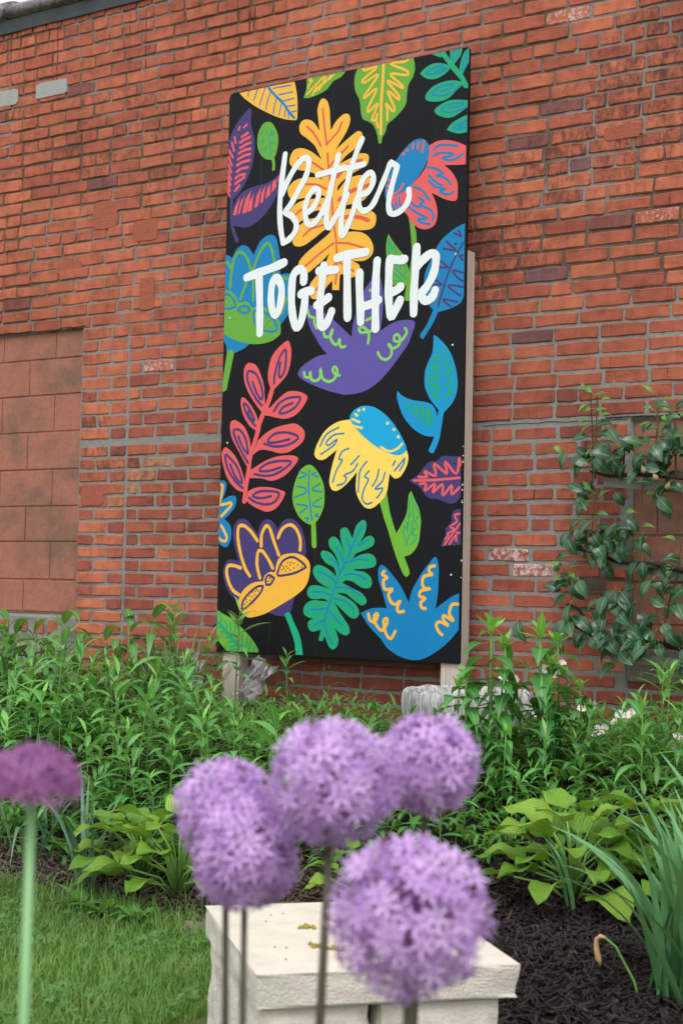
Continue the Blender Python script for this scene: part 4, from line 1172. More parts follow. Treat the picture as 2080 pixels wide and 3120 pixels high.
M_BARK = leafmat('pear_bark', (40, 36, 34), (66, 58, 52), .85, .0, .2)
rp = random.Random(21)

def leaf_vf(L, W, droop=.3, fold=.25, nseg=5, tip=1.0, base=.35, wave=0.0, teeth=0.0, twist=0.0):
    """blade along +X with a folded midrib; droop bends it down, wave ruffles the margin"""
    V, F = [], []
    for i in range(nseg + 1):
        u = i / nseg
        wd = W / 2 * (math.sin(math.pi * min(1, u ** base * 1.0)) ** tip if 0 < u < 1 else 0.0)
        wd = max(wd, .0004)
        an = -droop * u * u; x = L * u * math.cos(an * .7); z = L * u * math.sin(an)
        tw = twist * u
        wv = wave * W * math.sin(u * 11 + 1); wv2 = wave * W * math.sin(u * 12 + 3)
        tt = 1 + (teeth if i % 2 else -teeth)
        zz = fold * wd
        V += [(x, wd * tt * math.cos(tw), z + zz + wv + wd * math.sin(tw)), (x, 0, z), (x, -wd * tt * math.cos(tw), z + zz + wv2 - wd * math.sin(tw))]
    for i in range(nseg):
        a = i * 3; F += [(a, a + 1, a + 4, a + 3), (a + 1, a + 2, a + 5, a + 4)]
    return V, F
def rib(me, n=None):
    n = len(me.vertices) if n is None else n; a = me.attributes.new('rib', 'FLOAT', 'POINT')
    a.data.foreach_set('value', [1.0 if (i < n and i % 3 == 1) else 0.0 for i in range(len(me.vertices))]); return me
def leafset(name, mat, n, smooth=True, **rng):
    out = []
    for q in range(n):
        kw = {k: (rp.uniform(*v) if isinstance(v, tuple) else v) for k, v in rng.items()}
        out.append(rib(mesh(name, *leaf_vf(**kw), mat, smooth=smooth)))
    return out
def frame(p, d, upv=Vector((0, 0, 1)), roll=0.0, s=1.0):
    d = Vector(d).normalized(); y = upv.cross(d)
    if y.length < 1e-3: y = Vector((1, 0, 0)).cross(d)
    y.normalize(); z = d.cross(y)
    if roll: y, z = y * math.cos(roll) + z * math.sin(roll), z * math.cos(roll) - y * math.sin(roll)
    M = Matrix((d * s, y * s, z * s)).transposed().to_4x4(); M.translation = p; return M
def sph(az, el): return Vector((math.cos(az) * math.cos(el), math.sin(az) * math.cos(el), math.sin(el)))
def copy_thing(t, loc, rz, s, label, group):
    c = t.copy(); COL.objects.link(c); c.location = loc; c.rotation_euler = (rp.uniform(-.08, .08), rp.uniform(-.08, .08), rz); c.scale = (s, s, s)
    c['label'] = label; c['group'] = group
    for ch in t.children:
        d = ch.copy(); COL.objects.link(d); d.parent = c
        for g in ch.children:
            e = g.copy(); COL.objects.link(e); e.parent = d
    return c
def view_uv(p):
    d = Vector(p) - CAMP; z = d.dot(fwd)
    return d.dot(right) / z / (15.67 / 70), d.dot(up) / z / (23.5 / 70), z

# ---- narrow-leaved weeds
LW = leafset('weed_leaf', M_WEED, 7, L=(.125, .175), W=(.027, .038), droop=(.15, .8), fold=(.15, .4), nseg=5, base=.8, twist=(-.4, .4))
LWY = leafset('young_weed_leaf', M_YOUNG, 4, L=(.085, .125), W=(.018, .026), droop=(-.1, .4), fold=(.3, .6), nseg=4, base=.8)
M_AGED = leafmat('aged_leaf', (112, 138, 60), (150, 152, 76), .5, .28)
LWA = leafset('aged_weed_leaf', M_AGED, 2, L=(.06, .09), W=(.014, .02), droop=(.5, 1.1), fold=(.1, .5), nseg=5, base=.8, twist=(-.6, .6))
def weed_proto(h, nl, leafs, young, spread=(.5, 1.0), lmin=.25, stemr=.0028):
    t = thing('weed', '', 'weed'); b = Vector((rp.uniform(-.04, .04), rp.uniform(-.04, .04), h))
    path = [Vector((0, 0, -.02)), Vector((b.x * .2, b.y * .2, h * .4)), Vector((b.x * .6, b.y * .6, h * .75)), b]
    obj('stem', mesh('stem', *tube(path, [stemr, stemr * .9, stemr * .7, stemr * .4], 5), M_STEM, smooth=True), t)
    az = rp.uniform(0, 6)
    for k in range(nl):
        u = lmin + (1 - lmin) * k / (nl - 1); az += 2.4 + rp.uniform(-.3, .3)
        i = min(int(u * 3), 2); p = path[i].lerp(path[i + 1], u * 3 - i) if u < 1 else b
        top = u > .88; el = rp.uniform(*spread) - .55 + .75 * max(0, u - .5) / .5
        el = min(el, 1.15)
        obj('leaf', rp.choice(young if top else (LWA if u < .5 and rp.random() < .10 else leafs)), t, mat=frame(p, sph(az, el), s=(rp.uniform(.85, 1.1) if not top else rp.uniform(.75, 1.05)) * (.8 + .25 * math.sin(math.pi * u))))
    return t
protos = [weed_proto(.30 + .03 * q, 11 + q % 3, LW, LWY) for q in range(6)]
used = set()
def skyline(px):                                 # how high the weeds reach before the wall (seen heights from the photograph's bed)
    for a, b in ((.12, -.05), (.30, -.072), (.36, -.076), (.585, -.10), (.70, -.108), (.83, -.112), (.92, -.10), (.96, -.075), (9, -.06)):
        if px < a: return b
def place_weed(x, y, s, label, group):
    u, v, z = view_uv((x, y, ground_z(x, y))); q = rp.randrange(len(protos))
    lim = CAMP.z + z * (skyline((u + 1) / 2) + .012 + rp.uniform(-.034, .02)); s = min(s, max((lim - ground_z(x, y)) / (.33 + .03 * q), .28)); t = protos[q]; loc = (x, y, ground_z(x, y)); rz = rp.uniform(0, 6.28)
    if q not in used:
        used.add(q); t.location = loc; t.rotation_euler = (0, 0, rz); t.scale = (s, s, s); t['label'] = label; t['group'] = group
    else: copy_thing(t, loc, rz, s, label, group)
def blocked(x, y):
    if (x - .842) ** 2 + (y + .40) ** 2 < .30 ** 2: return True
    for hx, hy, hr in ((.62, -1.80, .26), (.45, -1.78, .2), (1.72, -1.42, .30), (2.0, -1.38, .3), (2.3, -1.2, .25)):
        if (x - hx) ** 2 + (y - hy) ** 2 < hr * hr: return True
    return -.62 < x < -.42 and y > -.03 or .45 < x < .65 and y > -.03
def front(x): return -1.68 if x < .7 else (-1.68 + .25 * (x - .7) if x < 1.6 else -1.45 + .35 * (x - 1.6))
pts = []
tries = 0
while len(pts) < 215 and tries < 40000:
    tries += 1
    x, y = rp.uniform(-2.4, 2.5), rp.uniform(-1.75, .08)
    if y < front(x) or blocked(x, y): continue
    u, v, z = view_uv((x, y, ground_z(x, y) + .15))
    if abs(u) > 1.12 or v < -1.1: continue
    if -.5 < x < .62 and y > -.45 and rp.random() < .78: continue
    if x < -.3 and y > -.95 + .25 * noise.noise(Vector((x * 3, y * 3, 6))) and rp.random() < .62: continue
    if noise.noise(Vector((x * 2.6, y * 2.6, 12))) < -.34: continue
    md = .075 + .02 * (y + 1.7)
    if any((x - a) ** 2 + (y - b) ** 2 < md * md for a, b in pts): continue
    pts.append((x, y))
for x, y in pts:
    low = -.55 < x < .66 and y > -.55
    s = rp.uniform(.32, .52) if low else rp.uniform(.55, 1.12) * (1 - .12 * (y > -.5))
    if y < front(x) + .22: s *= .8
    row = 'front' if y < front(x) + .32 else ('back' if y > -.55 else 'middle'); side = 'left' if x < -.1 else ('right' if x > .95 else 'mid')
    lab = {('left', 'back'): ('narrow-leaved weed at the wall foot among the broad drooping leaves left of the sign', 'weeds at the wall foot left of the sign'),
           ('left', 'middle'): ('narrow-leaved weed in the deep of the bed left of the sign post', 'weeds in the bed left of the sign'),
           ('left', 'front'): ('narrow-leaved weed at the bed front near the left picture edge', 'weeds at the front left'),
           ('mid', 'back'): ('narrow-leaved weed in the thin strip between sign and bird bath', 'weeds between sign and bird bath'),
           ('mid', 'middle'): ('narrow-leaved green weed in mid bed directly behind the purple globes', 'weeds behind the purple globes'),
           ('mid', 'front'): ('narrow-leaved green weed in the front row behind the left hosta and the pillar', 'weeds in the front row'),
           ('right', 'back'): ('narrow-leaved weed by the wall below the pear tree', 'weeds below the pear tree'),
           ('right', 'middle'): ('narrow-leaved weed in the bed below the leafy herbs and daisies', 'weeds below the leafy herbs'),
           ('right', 'front'): ('narrow-leaved weed in the row behind the right-hand hostas', 'weeds behind the right hostas')}[side, row]
    if low: lab = ('bright green narrow-leaved weed in the thin patch at the wall foot below the sign', 'weeds below the sign')
    place_weed(x, y, s, *lab)
# taller single stems in front of the panel's left edge
tall = weed_proto(.46, 15, LW, LWY, (.6, 1.0), .35, .0035)
tall.location = (-.36, -.17, -.28); tall.rotation_euler = (0, 0, 1); tag(tall, 'tall thin weed stem reaching over the lower left corner of the painted board', 'weed', 'tall weed stems')
for x, y, s, lab in ((-.60, -.33, 1.0, 'tall thin weed stem just left of the painted board against the bricks'), (-.50, -.22, .78, 'shorter thin weed stem close before the left post of the sign'), (-.14, -.1, .62, 'thin weed with spread leaves under the teal stem of the board'),
                     (1.62, -.55, .72, 'tall narrow weed at the right edge below the pear tree'), (1.72, -.7, .7, 'narrow pale weed nearest the right edge of the bed')):
    copy_thing(tall, (x, y, ground_z(x, y)), rp.uniform(0, 6), s, lab, 'tall weed stems')

# ---- low undergrowth that nobody could count
def mass(n, keep, Lr, Wr, hr, xr=(-3.0, 3.0), yr=(-1.75, .12), per=9):
    base = [np.array(leaf_vf(1, w, d, .3, 3, 1.0, .8)[0]) for w in (.17, .22, .30) for d in (.2, .7)]
    Fq = np.array(leaf_vf(1, .2, .2, .3, 3)[1]); VV, FF, o = [], [], 0
    for _ in range(n):
        x, y = rp.uniform(*xr), rp.uniform(*yr)
        if not keep(x, y): continue
        z = ground_z(x, y); h = rp.uniform(*hr)
        for k in range(per):
            L = rp.uniform(*Lr); u = rp.random()
            M = np.array(frame(Vector((x + rp.gauss(0, .025), y + rp.gauss(0, .025), z + h * u)), sph(rp.uniform(0, 6.28), rp.uniform(-.1, .5) + .7 * u), s=L))
            b = rp.choice(base); VV.append(b @ M[:3, :3].T + M[:3, 3]); FF.append(Fq + o); o += len(b)
    return np.concatenate(VV), np.concatenate(FF)
def kbed(x, y): return y > front(x) - .04 and not (.62 < x < 1.06 and -.62 < y < -.18) and not (-.5 < x < .6 and y > -.4 and rp.random() < .75)
v, f = mass(2400, kbed, (.045, .09), (0, 0), (.03, .17))
obj('undergrowth', npmesh('undergrowth', v, f, M_UNDER, 4, True), kind='stuff')

# ---- tall leafy herbs beside the bird bath
LH = leafset('herb_leaf', M_HERB, 6, L=(.10, .13), W=(.048, .062), droop=(.25, .8), fold=(.1, .3), nseg=7, base=.62, teeth=.07, wave=.02)
LHY = leafset('young_herb_leaf', M_YOUNG, 4, L=(.055, .08), W=(.022, .032), droop=(-.1, .5), fold=(.3, .5), nseg=5, base=.7, teeth=.08)
def herb_proto(h):
    t = thing('leafy_herb', '', 'herb'); obj('stem', mesh('stem', *tube([(0, 0, -.03), (.006, 0, h * .5), (0, .008, h)], [.0062, .0055, .004], 7), M_STEM, smooth=True), t)
    n = 10; a0 = rp.uniform(0, 3)
    for k in range(n):
        z = h * (.22 + .70 * k / (n - 1)); a = a0 + (k % 2) * 1.57 + rp.uniform(-.2, .2)
        for q in (0, math.pi):
            s = (.72 + .42 * math.sin(math.pi * (.2 + .65 * k / n))) * rp.uniform(.85, 1.1)
            d = sph(a + q, rp.uniform(-.30, .25)); obj('leaf', rp.choice(LH), t, mat=frame(Vector((0, 0, z)) + d * .012, d, s=s))
    for k in range(7):
        d = sph(k * 2.4 + a0, .25 + .14 * k); obj('leaf', rp.choice(LHY), t, mat=frame(Vector((0, .008, h - .012 + .004 * k)), d, s=rp.uniform(.8, 1.1)))
    return t
hp = [herb_proto(.50), herb_proto(.54), herb_proto(.47)]
tops = [(1.234, -.996, .165, 'tall leafy herb nearest the right sign post, its bright top before the timber'), (1.276, -.965, .115, 'leafy herb with pale yellow-green top between the two tallest herbs'),
        (1.371, -.906, .15, 'tallest leafy herb, top reaching the lowest pear leaves'), (1.395, -.80, .125, 'leafy herb with small cupped top under the pear leaves'), (1.41, -.876, .058, 'leafy herb with a wide star of leaves below the pear branch'),
        (1.403, -.976, -.02, 'shorter leafy herb with drooping upper leaves by the white daisies'), (1.183, -1.019, .015, 'leafy herb rising over the left rim of the bird bath'), (1.286, -1.02, -.10, 'low leafy herb with bright crown in front of the bird bath'),
        (1.14, -1.046, -.015, 'leafy herb leaning over the middle of the bird bath rim'), (1.47, -.82, -.01, 'leafy herb right of the daisies with large dull leaves'), (1.33, -1.1, -.14, 'lowest leafy herb at the front of the group'), (1.20, -.86, .02, 'leafy herb standing behind the others next to the bath')]
for i, (x, y, zt, lab) in enumerate(tops):
    g = ground_z(x, y); t = hp[i % 3]; h0 = (.50, .54, .47)[i % 3]; s = (zt - g) / h0
    if i < 3:
        t.location = (x, y, g); t.scale = (s, s, s); t.rotation_euler = (0, 0, i * 1.3); t['label'] = lab; t['group'] = 'leafy herbs by the bird bath'
    else: copy_thing(t, (x, y, g), rp.uniform(0, 6), s, lab, 'leafy herbs by the bird bath')

# ---- broad drooping weeds by the wall on the left
LB_ = leafset('broad_leaf', M_BROAD, 6, L=(.15, .20), W=(.042, .058), droop=(.5, 1.4), fold=(.1, .3), nseg=7, base=.72, wave=.03)
def broad_proto(h):
    t = thing('broad_weed', '', 'weed')
    obj('stem', mesh('stem', *tube([(0, 0, -.02), (.01, 0, h * .5), (0, .01, h)], [.005, .0045, .003], 6), M_STEM, smooth=True), t)
    for k in range(14):
        u = .3 + .7 * k / 13; d = sph(k * 2.4 + rp.uniform(-.3, .3), rp.uniform(.15, .5) + .7 * max(0, u - .85) / .15)
        obj('leaf', rp.choice(LB_), t, mat=frame(Vector((0, 0, h * u)), d, s=rp.uniform(.7, 1.05)))
    return t
bp = [broad_proto(.36), broad_proto(.38), broad_proto(.34)]
for i, (x, y, s) in enumerate(((-1.273, -.40, .95), (-1.194, -.30, 1.0), (-1.043, -.20, .92), (-.94, -.14, 1.04), (-.861, -.13, 1.08), (-1.352, -.452, .98), (-.782, -.083, .88), (-1.5, -.3, 1.0), (-1.62, -.2, .9), (-1.12, -.5, .85), (-.99, -.42, .8), (-1.45, -.62, .85), (-1.75, -.35, 1.0), (-1.25, -.66, .8), (-1.08, -.72, .72), (-.92, -.62, .75), (-1.6, -.55, .95), (-1.33, -.85, .68), (-.75, -.45, .78))):
    t = bp[i % 3]; lab = 'broad-leaved weed with long drooping leaves against the wall left of the sign'; g = 'broad drooping weeds by the wall'
    if i < 3:
        t.location = (x, y, ground_z(x, y)); t.scale = (s, s, s); t['label'] = lab; t['group'] = g
    else: copy_thing(t, (x, y, ground_z(x, y)), rp.uniform(0, 6), s, lab, g)

# ---- upright grass clump before the left post
LG = leafset('blade', M_BLADE, 6, L=(.30, .42), W=(.008, .013), droop=(.02, .35), fold=.3, nseg=6, tip=.5, base=.6)
t = thing('grass_clump', 'upright clump of thin grassy blades just left of the sign post', 'grass clump', (-.63, -.24, -.28))
for k in range(80):
    a = rp.uniform(0, 6.28); r_ = rp.uniform(0, .17); p = Vector((r_ * math.cos(a) * 1.2, r_ * math.sin(a) * .6, 0))
    obj('blade', rp.choice(LG), t, mat=frame(p, sph(a, rp.uniform(1.15, 1.5)), s=rp.uniform(.75, 1.05)))

# ---- fleabane with white daisies
t = NT('white_petal'); M_WP = t.set(lin(240, 236, 244), .6)
t = NT('daisy_disc'); M_DISC = t.set(lin(220, 184, 60), .7)
def daisy_mesh():
    mb = MB()
    for k in range(20):
        a = 2 * math.pi * k / 20; c_, s_ = math.cos(a), math.sin(a); w = .0011
        mb.add(([(.0035 * c_ - w * s_, .0035 * s_ + w * c_, .001), (.0035 * c_ + w * s_, .0035 * s_ - w * c_, .001), (.0115 * c_ + w * s_, .0115 * s_ - w * c_, .0015 + .002 * (k % 2)), (.0115 * c_ - w * s_, .0115 * s_ + w * c_, .0015 + .002 * (k % 2))], [(0, 1, 2, 3)]), 0)
    mb.add(tube([(0, 0, -.002), (0, 0, .0015), (0, 0, .003)], [.003, .0042, .002], 8), 1); return mb.mesh('daisy', [M_WP, M_DISC])
DM = daisy_mesh()
LF = leafset('fleabane_leaf', M_WEED, 3, L=(.04, .06), W=(.007, .011), droop=(.3, .8), fold=.3, nseg=4, base=.8)
heads = [[(1.236, -.679, -.107), (1.254, -.667, -.128), (1.262, -.66, -.10)], [(1.165, -.731, -.016), (1.20, -.72, -.02), (1.327, -.629, .03)], [(1.38, -.586, -.111), (1.395, -.58, -.12), (1.36, -.60, -.13), (1.41, -.57, -.10)],
         [(1.482, -.519, -.130), (1.50, -.51, -.138), (1.515, -.50, -.125), (1.47, -.53, -.15)], [(1.421, -.556, -.181), (1.405, -.57, -.19), (1.44, -.55, -.176)], [(1.636, -.41, -.20), (1.65, -.40, -.21), (1.625, -.42, -.225)], [(1.30, -.70, .02), (1.33, -.69, .005), (1.345, -.68, .03), (1.315, -.70, -.005)]]
fl = ['white fleabane with two open daisies right of the bird bath', 'white fleabane with flowers behind the leafy herb tops', 'white fleabane drooping below the pear tree, left of the pair', 'white fleabane with a cluster of nodding flowers under the pear tree', 'small white fleabane low between the other daisies', 'white fleabane at the right edge of the bed', 'white fleabane whose flowers hang beside the lowest pear leaves']
for hs_, lab in zip(heads, fl):
    bx, by = hs_[0][0] + rp.uniform(-.06, .06), hs_[0][1] - .02; g = ground_z(bx, by); t = thing('fleabane', lab, 'daisy', (bx, by, g), 'white fleabane daisies')
    for hx, hy, hz in hs_:
        e = Vector((hx - bx, hy - by - .03, hz - g + .02)); md = Vector((e.x * .3, e.y * .3, e.z * .85 + .04))
        obj('stem', mesh('stem', *tube([(0, 0, -.01), (e.x * .1, e.y * .1, e.z * .5), md, e + Vector((0, 0, .012)), e], [.002, .0018, .0015, .0012, .001], 5), M_STEM, smooth=True), t)
        obj('flower', DM, t, mat=frame(e, Vector((rp.uniform(-1, 1), rp.uniform(-.3, .6), rp.uniform(-.2, .5))), Vector((.5, -.8, .25)), s=1.5))
    for k in range(7): obj('leaf', rp.choice(LF), t, mat=frame(Vector((0, 0, .03 + .025 * k)), sph(k * 2.4, .4)))

# ---- hostas
def hosta_leaf(seed):
    rnd = random.Random(seed); L, W = rnd.uniform(.105, .14), rnd.uniform(.078, .1); V, F = [], []; nu, nv_ = 8, 6
    for i in range(nu + 1):
        u = i / nu; wd = W / 2 * (math.sin(math.pi * u ** .66) ** .7 if 0 < u < 1 else 0) + .0006
        x = L * u; z = L * (.26 * u - .46 * u * u)
        for j in range(nv_ + 1):
            v = j / nv_ * 2 - 1
            V.append((x, v * wd, z + .28 * wd * abs(v) ** 1.3 + .009 * math.sin(u * 10 + seed + (2 if v > 0 else 0)) * abs(v) ** 2 + .0016 * math.cos(v * 9.4)))
    for i in range(nu):
        for j in range(nv_): a = i * (nv_ + 1) + j; F.append((a, a + nv_ + 1, a + nv_ + 2, a + 1))
    me = mesh('hosta_leaf', V, F, M_HOSTA, smooth=True); a = me.attributes.new('across', 'FLOAT', 'POINT')
    a.data.foreach_set('value', [(i % (nv_ + 1)) / nv_ * 2 - 1 for i in range(len(V))]); return me
HL = [hosta_leaf(q) for q in range(5)]
def hosta(x, y, n, s, lab, rmax=1.0, lean=None):
    t = thing('hosta', lab, 'hosta', (x, y, ground_z(x, y)), 'yellow-green hostas along the bed edge')
    for k in range(n):
        u = k / max(n - 1, 1); az = k * 2.4 + rp.uniform(-.3, .3); r_ = (.03 + .11 * u ** .7) * s * rmax; h = (.19 - .14 * u) * s + rp.uniform(-.02, .02)
        p = Vector((r_ * math.cos(az), r_ * math.sin(az), max(h, .02)))
        obj('petiole', mesh('petiole', *tube([(0, 0, -.01), (p.x * .4, p.y * .4, p.z * .7), p], [.004, .0035, .003], 5), M_STEM, smooth=True), t)
        obj('leaf', rp.choice(HL), t, mat=frame(p, sph(az, .5 - .5 * u), roll=rp.uniform(-.3, .3), s=s * rp.uniform(.75, 1.05)))
    return t
hosta(.69, -1.83, 28, 1.1, 'yellow-green hosta with holed leaves at the left of the purple flowers')
hosta(.50, -1.76, 18, .95, 'yellow-green hosta with wide wavy leaves behind the left lawn edge')
hosta(1.76, -1.53, 28, 1.15, 'spotted yellow-green hosta behind the black mulch')
hosta(2.02, -1.42, 24, 1.1, 'yellow-green hosta behind the strap leaves at the right')
hosta(2.25, -1.2, 20, .95, 'yellow-green hosta at the right edge behind the iris')
hosta(1.21, -1.70, 13, .72, 'small hosta with upright leaves between the purple flower stems')
# ---- low broad-leaved lawn weeds
LD = leafset('rosette_leaf', M_BROAD, 4, L=(.08, .11), W=(.035, .05), droop=(.2, .8), fold=.2, nseg=5, base=.75, wave=.05, teeth=.12)
for x, y, lab in ((.62, -2.06, 'low broad-leaved weed in the grass below the left hosta'), (.74, -2.07, 'second low weed with pale leaves near the flat stone'), (.50, -2.02, 'low dull green weed at the lawn edge left of the hosta')):
    t = thing('rosette_weed', lab, 'weed', (x, y, ground_z(x, y)), 'low rosette weeds')
    for k in range(8): obj('leaf', rp.choice(LD), t, mat=frame(Vector((0, 0, .02)), sph(k * 2.4, rp.uniform(.2, .9)), s=rp.uniform(.7, 1.1)))

# ---- strap-leaved clumps
def strap(L, W, droop, mat, seed, keel=.25):
    V, F = [], []; n = 10; rnd = random.Random(seed); tw = rnd.uniform(-.5, .5)
    for i in range(n + 1):
        u = i / n; wd = W / 2 * (1 - u ** 3.2) * (.75 + .5 * u * (1 - u) * 2) + .0004; a = droop * u * u
        x, z = L * u * math.sin(a) * .9, L * u * math.cos(a * .8); c_, s_ = math.cos(tw * u), math.sin(tw * u)
        V += [(x + s_ * wd, c_ * wd, z + keel * wd * .3), (x + keel * wd, 0, z), (x - s_ * wd, -c_ * wd, z + keel * wd * .3)]
    for i in range(n): a = i * 3; F += [(a, a + 1, a + 4, a + 3), (a + 1, a + 2, a + 5, a + 4)]
    return mesh('strap_leaf', V, F, mat, smooth=True)
SI = [strap(.46, .031, .16 + .11 * q, M_IRIS, q) for q in range(5)]
SO = [strap(.44, .014, .25 + .17 * q, M_ONION, 20 + q) for q in range(5)]
def clump(name, lab, x, y, leaves, n, spread, cat, azr=(0, 6.28), s=(.7, 1.1), tilt=(.05, .5)):
    t = thing(name, lab, cat, (x, y, ground_z(x, y)))
    for k in range(n):
        az = rp.uniform(*azr); p = Vector((rp.gauss(0, spread), rp.gauss(0, spread), -.02)); sc_ = rp.uniform(*s)
        obj('leaf', rp.choice(leaves), t, mat=Matrix.Translation(p) @ Matrix.Rotation(az, 4, 'Z') @ Matrix.Rotation(rp.uniform(*tilt), 4, 'Y') @ Matrix.Scale(sc_, 4))
    return t
clump('iris', 'blue-green clump of broad strap leaves at the lower right edge', 2.29, -2.04, SI, 60, .05, 'strap-leaved plant', s=(.7, 1.1), tilt=(.02, .5))
clump('iris', 'thinner strap-leaved clump behind the main one at the right edge', 2.20, -1.62, SI, 9, .04, 'strap-leaved plant', s=(.8, 1.15))
clump('iris', 'single pair of strap leaves rising from the mulch edge before the hosta', 1.80, -1.62, SI, 2, .01, 'strap-leaved plant', (2.6, 3.4), (.5, .6), (.12, .25))
clump('wild_onion', 'splayed clump of thin blue-green blades at the left lawn edge', .37, -1.86, SO, 13, .02, 'onion-like plant', s=(.6, 1.0))
clump('wild_onion', 'thin blue-green blades at the left edge of the picture behind the single bloom', .05, -1.72, SO, 14, .04, 'onion-like plant', s=(.75, 1.1), tilt=(.1, .8))
# withered flower stalk among the iris
t = NT('dry_stalk'); M_DRY = t.set(lin(196, 160, 112), .8)
dk = thing('dry_stalk', 'green stalk with a withered tan flower bent over before the strap leaves', 'flower stalk', (2.20, -2.13, -.61))
obj('stem', mesh('stem', *tube([(0, 0, -.02), (-.03, .004, .07), (-.075, .01, .135), (-.10, .012, .15)], [.003, .003, .0028, .0032], 7), M_STEM, smooth=True), dk)
obj('withered_flower', mesh('withered_flower', *tube([(-.10, .012, .15), (-.112, .013, .152), (-.121, .014, .144), (-.122, .014, .125), (-.117, .016, .102), (-.113, .016, .088)], [.0035, .0048, .005, .0062, .007, .002], 7), M_DRY, smooth=True), dk)

# ---- espaliered pear
PY = .03
tree = thing('pear_tree', 'young pear tree trained flat along grey slats, with three small pears', 'tree', (1.72, PY, -.30))
TL = Vector((1.72, PY, -.30))
def limb(name, pts, r0, r1, m, parent=tree, dy=0.0):
    P = [Vector((a, PY + dy, b)) - TL for a, b in pts]
    if len(P) > 2:                                   # smooth the bends
        Q = []
        for i in range(len(P) - 1):
            p0, p1, p2, p3 = P[max(i - 1, 0)], P[i], P[i + 1], P[min(i + 2, len(P) - 1)]
            for u in (0, .25, .5, .75): Q.append(.5 * (2 * p1 + (p2 - p0) * u + (2 * p0 - 5 * p1 + 4 * p2 - p3) * u * u + (3 * p1 - p0 - 3 * p2 + p3) * u ** 3))
        P = Q + [P[-1]]
    n = len(P); return obj(name, mesh(name, *tube(P, [r0 + (r1 - r0) * i / (n - 1) for i in range(n)], 7), m, smooth=True), parent)
limb('trunk', [(1.72, -.34), (1.725, .1), (1.715, .4), (1.70, .72), (1.70, .95)], .022, .012, M_BARK)
arms = [[(1.716, .055), (1.535, .079), (1.439, .099), (1.401, .108), (1.265, .126), (1.147, .139), (1.076, .223), (1.026, .241)], [(1.71, .345), (1.48, .374), (1.368, .396), (1.233, .403), (1.129, .438), (1.041, .447)], [(1.70, .683), (1.477, .708), (1.314, .723), (1.195, .721), (1.116, .741)]]
for a in arms: limb('branch', a, .011, .005, M_BARK)
shoots = [[(1.136, .711), (1.137, .874), (1.139, 1.027)], [(1.13, .73), (1.122, .9), (1.113, 1.039)], [(1.365, .715), (1.375, .865), (1.378, 1.015)], [(1.449, .71), (1.447, .83), (1.445, .945)], [(1.131, .44), (1.126, .514), (1.14, .664)],
          [(1.323, .125), (1.320, .277), (1.308, .397), (1.295, .458), (1.307, .506), (1.316, .595), (1.325, .715)], [(1.414, .106), (1.416, .216), (1.456, .347), (1.465, .413), (1.471, .474)], [(1.189, .41), (1.187, .44), (1.184, .475)], [(1.06, .225), (1.027, .331), (1.014, .378)], [(1.236, .13), (1.242, .257), (1.256, .32)], [(1.245, .72), (1.25, .80), (1.252, .87)]]
for s_ in shoots: limb('shoot', s_, .0042, .002, M_TWIG)
LP = leafset('pear_leaf', M_PEAR, 7, L=(.066, .088), W=(.040, .052), droop=(.2, .9), fold=(.15, .45), nseg=7, base=.84, tip=.8, wave=.02)
LPY = leafset('young_pear_leaf', M_PEARY, 4, L=(.045, .06), W=(.020, .027), droop=(.3, 1.0), fold=(.3, .5), nseg=5, base=.65)
def with_stalk(me):
    mb = MB(); mb.add(([v.co.copy() for v in me.vertices], [tuple(p_.vertices) for p_ in me.polygons])); mb.add(tube([(-.024, 0, -.004), (-.012, 0, .001), (0, 0, 0)], .001, 4), 1)
    return rib(mb.mesh('pear_leaf', [me.materials[0], M_STEM], True), len(me.vertices))
LP = [with_stalk(m_) for m_ in LP]; LPY = [with_stalk(m_) for m_ in LPY]
def pear_leaf(p, d, young=False, s=1.0):
    M = frame(p, d, Vector((-.25 + rp.uniform(-.3, .3), -.8, .55 + rp.uniform(-.3, .4))), s=s)
    o = obj('leaf', rp.choice(LPY if young else LP), tree, mat=M)
    return o
CL = [(1.168, .799, .066, .048, 20), (1.322, .803, .066, .056, 20), (1.438, .815, .036, .072, 13), (1.095, .671, .053, .056, 8), (1.399, .665, .036, .032, 6), (1.076, .483, .063, .051, 12), (1.266, .539, .046, .056, 10), (1.172, .448, .063, .032, 8), (1.098, .159, .096, .056, 20), (1.236, .163, .091, .072, 26), (1.371, .151, .074, .056, 16), (1.443, .31, .036, .072, 10), (1.2, .274, .066, .035, 8), (1.043, .304, .036, .04, 6), (1.335, .404, .026, .032, 4), (1.57, .75, .08, .12, 20), (1.58, .40, .08, .1, 14), (1.56, .10, .08, .07, 14)]
for cx, cz, sx, sz, n in CL:
    for k in range(int(n * 1.12)):
        p = Vector((rp.gauss(cx, sx * .8), PY - rp.uniform(-.02, .09), rp.gauss(cz, sz * .8))) - TL
        a = rp.uniform(-math.pi, math.pi); dn = -1 if cz < .30 else rp.choice((-1, -1, .6))
        d = Vector((math.sin(a) * .8, -.35 + rp.uniform(-.3, .3), dn * (.35 + .6 * rp.random())))
        pear_leaf(p, d, rp.random() < .06, rp.uniform(.75, 1.05))
for s_ in shoots[:4] + shoots[4:9]:                   # leaves up each shoot, the youngest at the tip
    for k in range(9):
        u = .2 + .8 * k / 8; i = min(int(u * (len(s_) - 1)), len(s_) - 2); f_ = u * (len(s_) - 1) - i
        b = Vector((s_[i][0] + (s_[i + 1][0] - s_[i][0]) * f_, PY, s_[i][1] + (s_[i + 1][1] - s_[i][1]) * f_)) - TL
        sd = 1 if k % 2 else -1; d = Vector((sd * rp.uniform(.6, 1), rp.uniform(-.7, .1), rp.uniform(-.5, .5) + (.7 if u > .9 else 0)))
        e = b + Vector((sd * .018, -.006, .008)); pear_leaf(e, d, u > .55, rp.uniform(.7, 1.0))
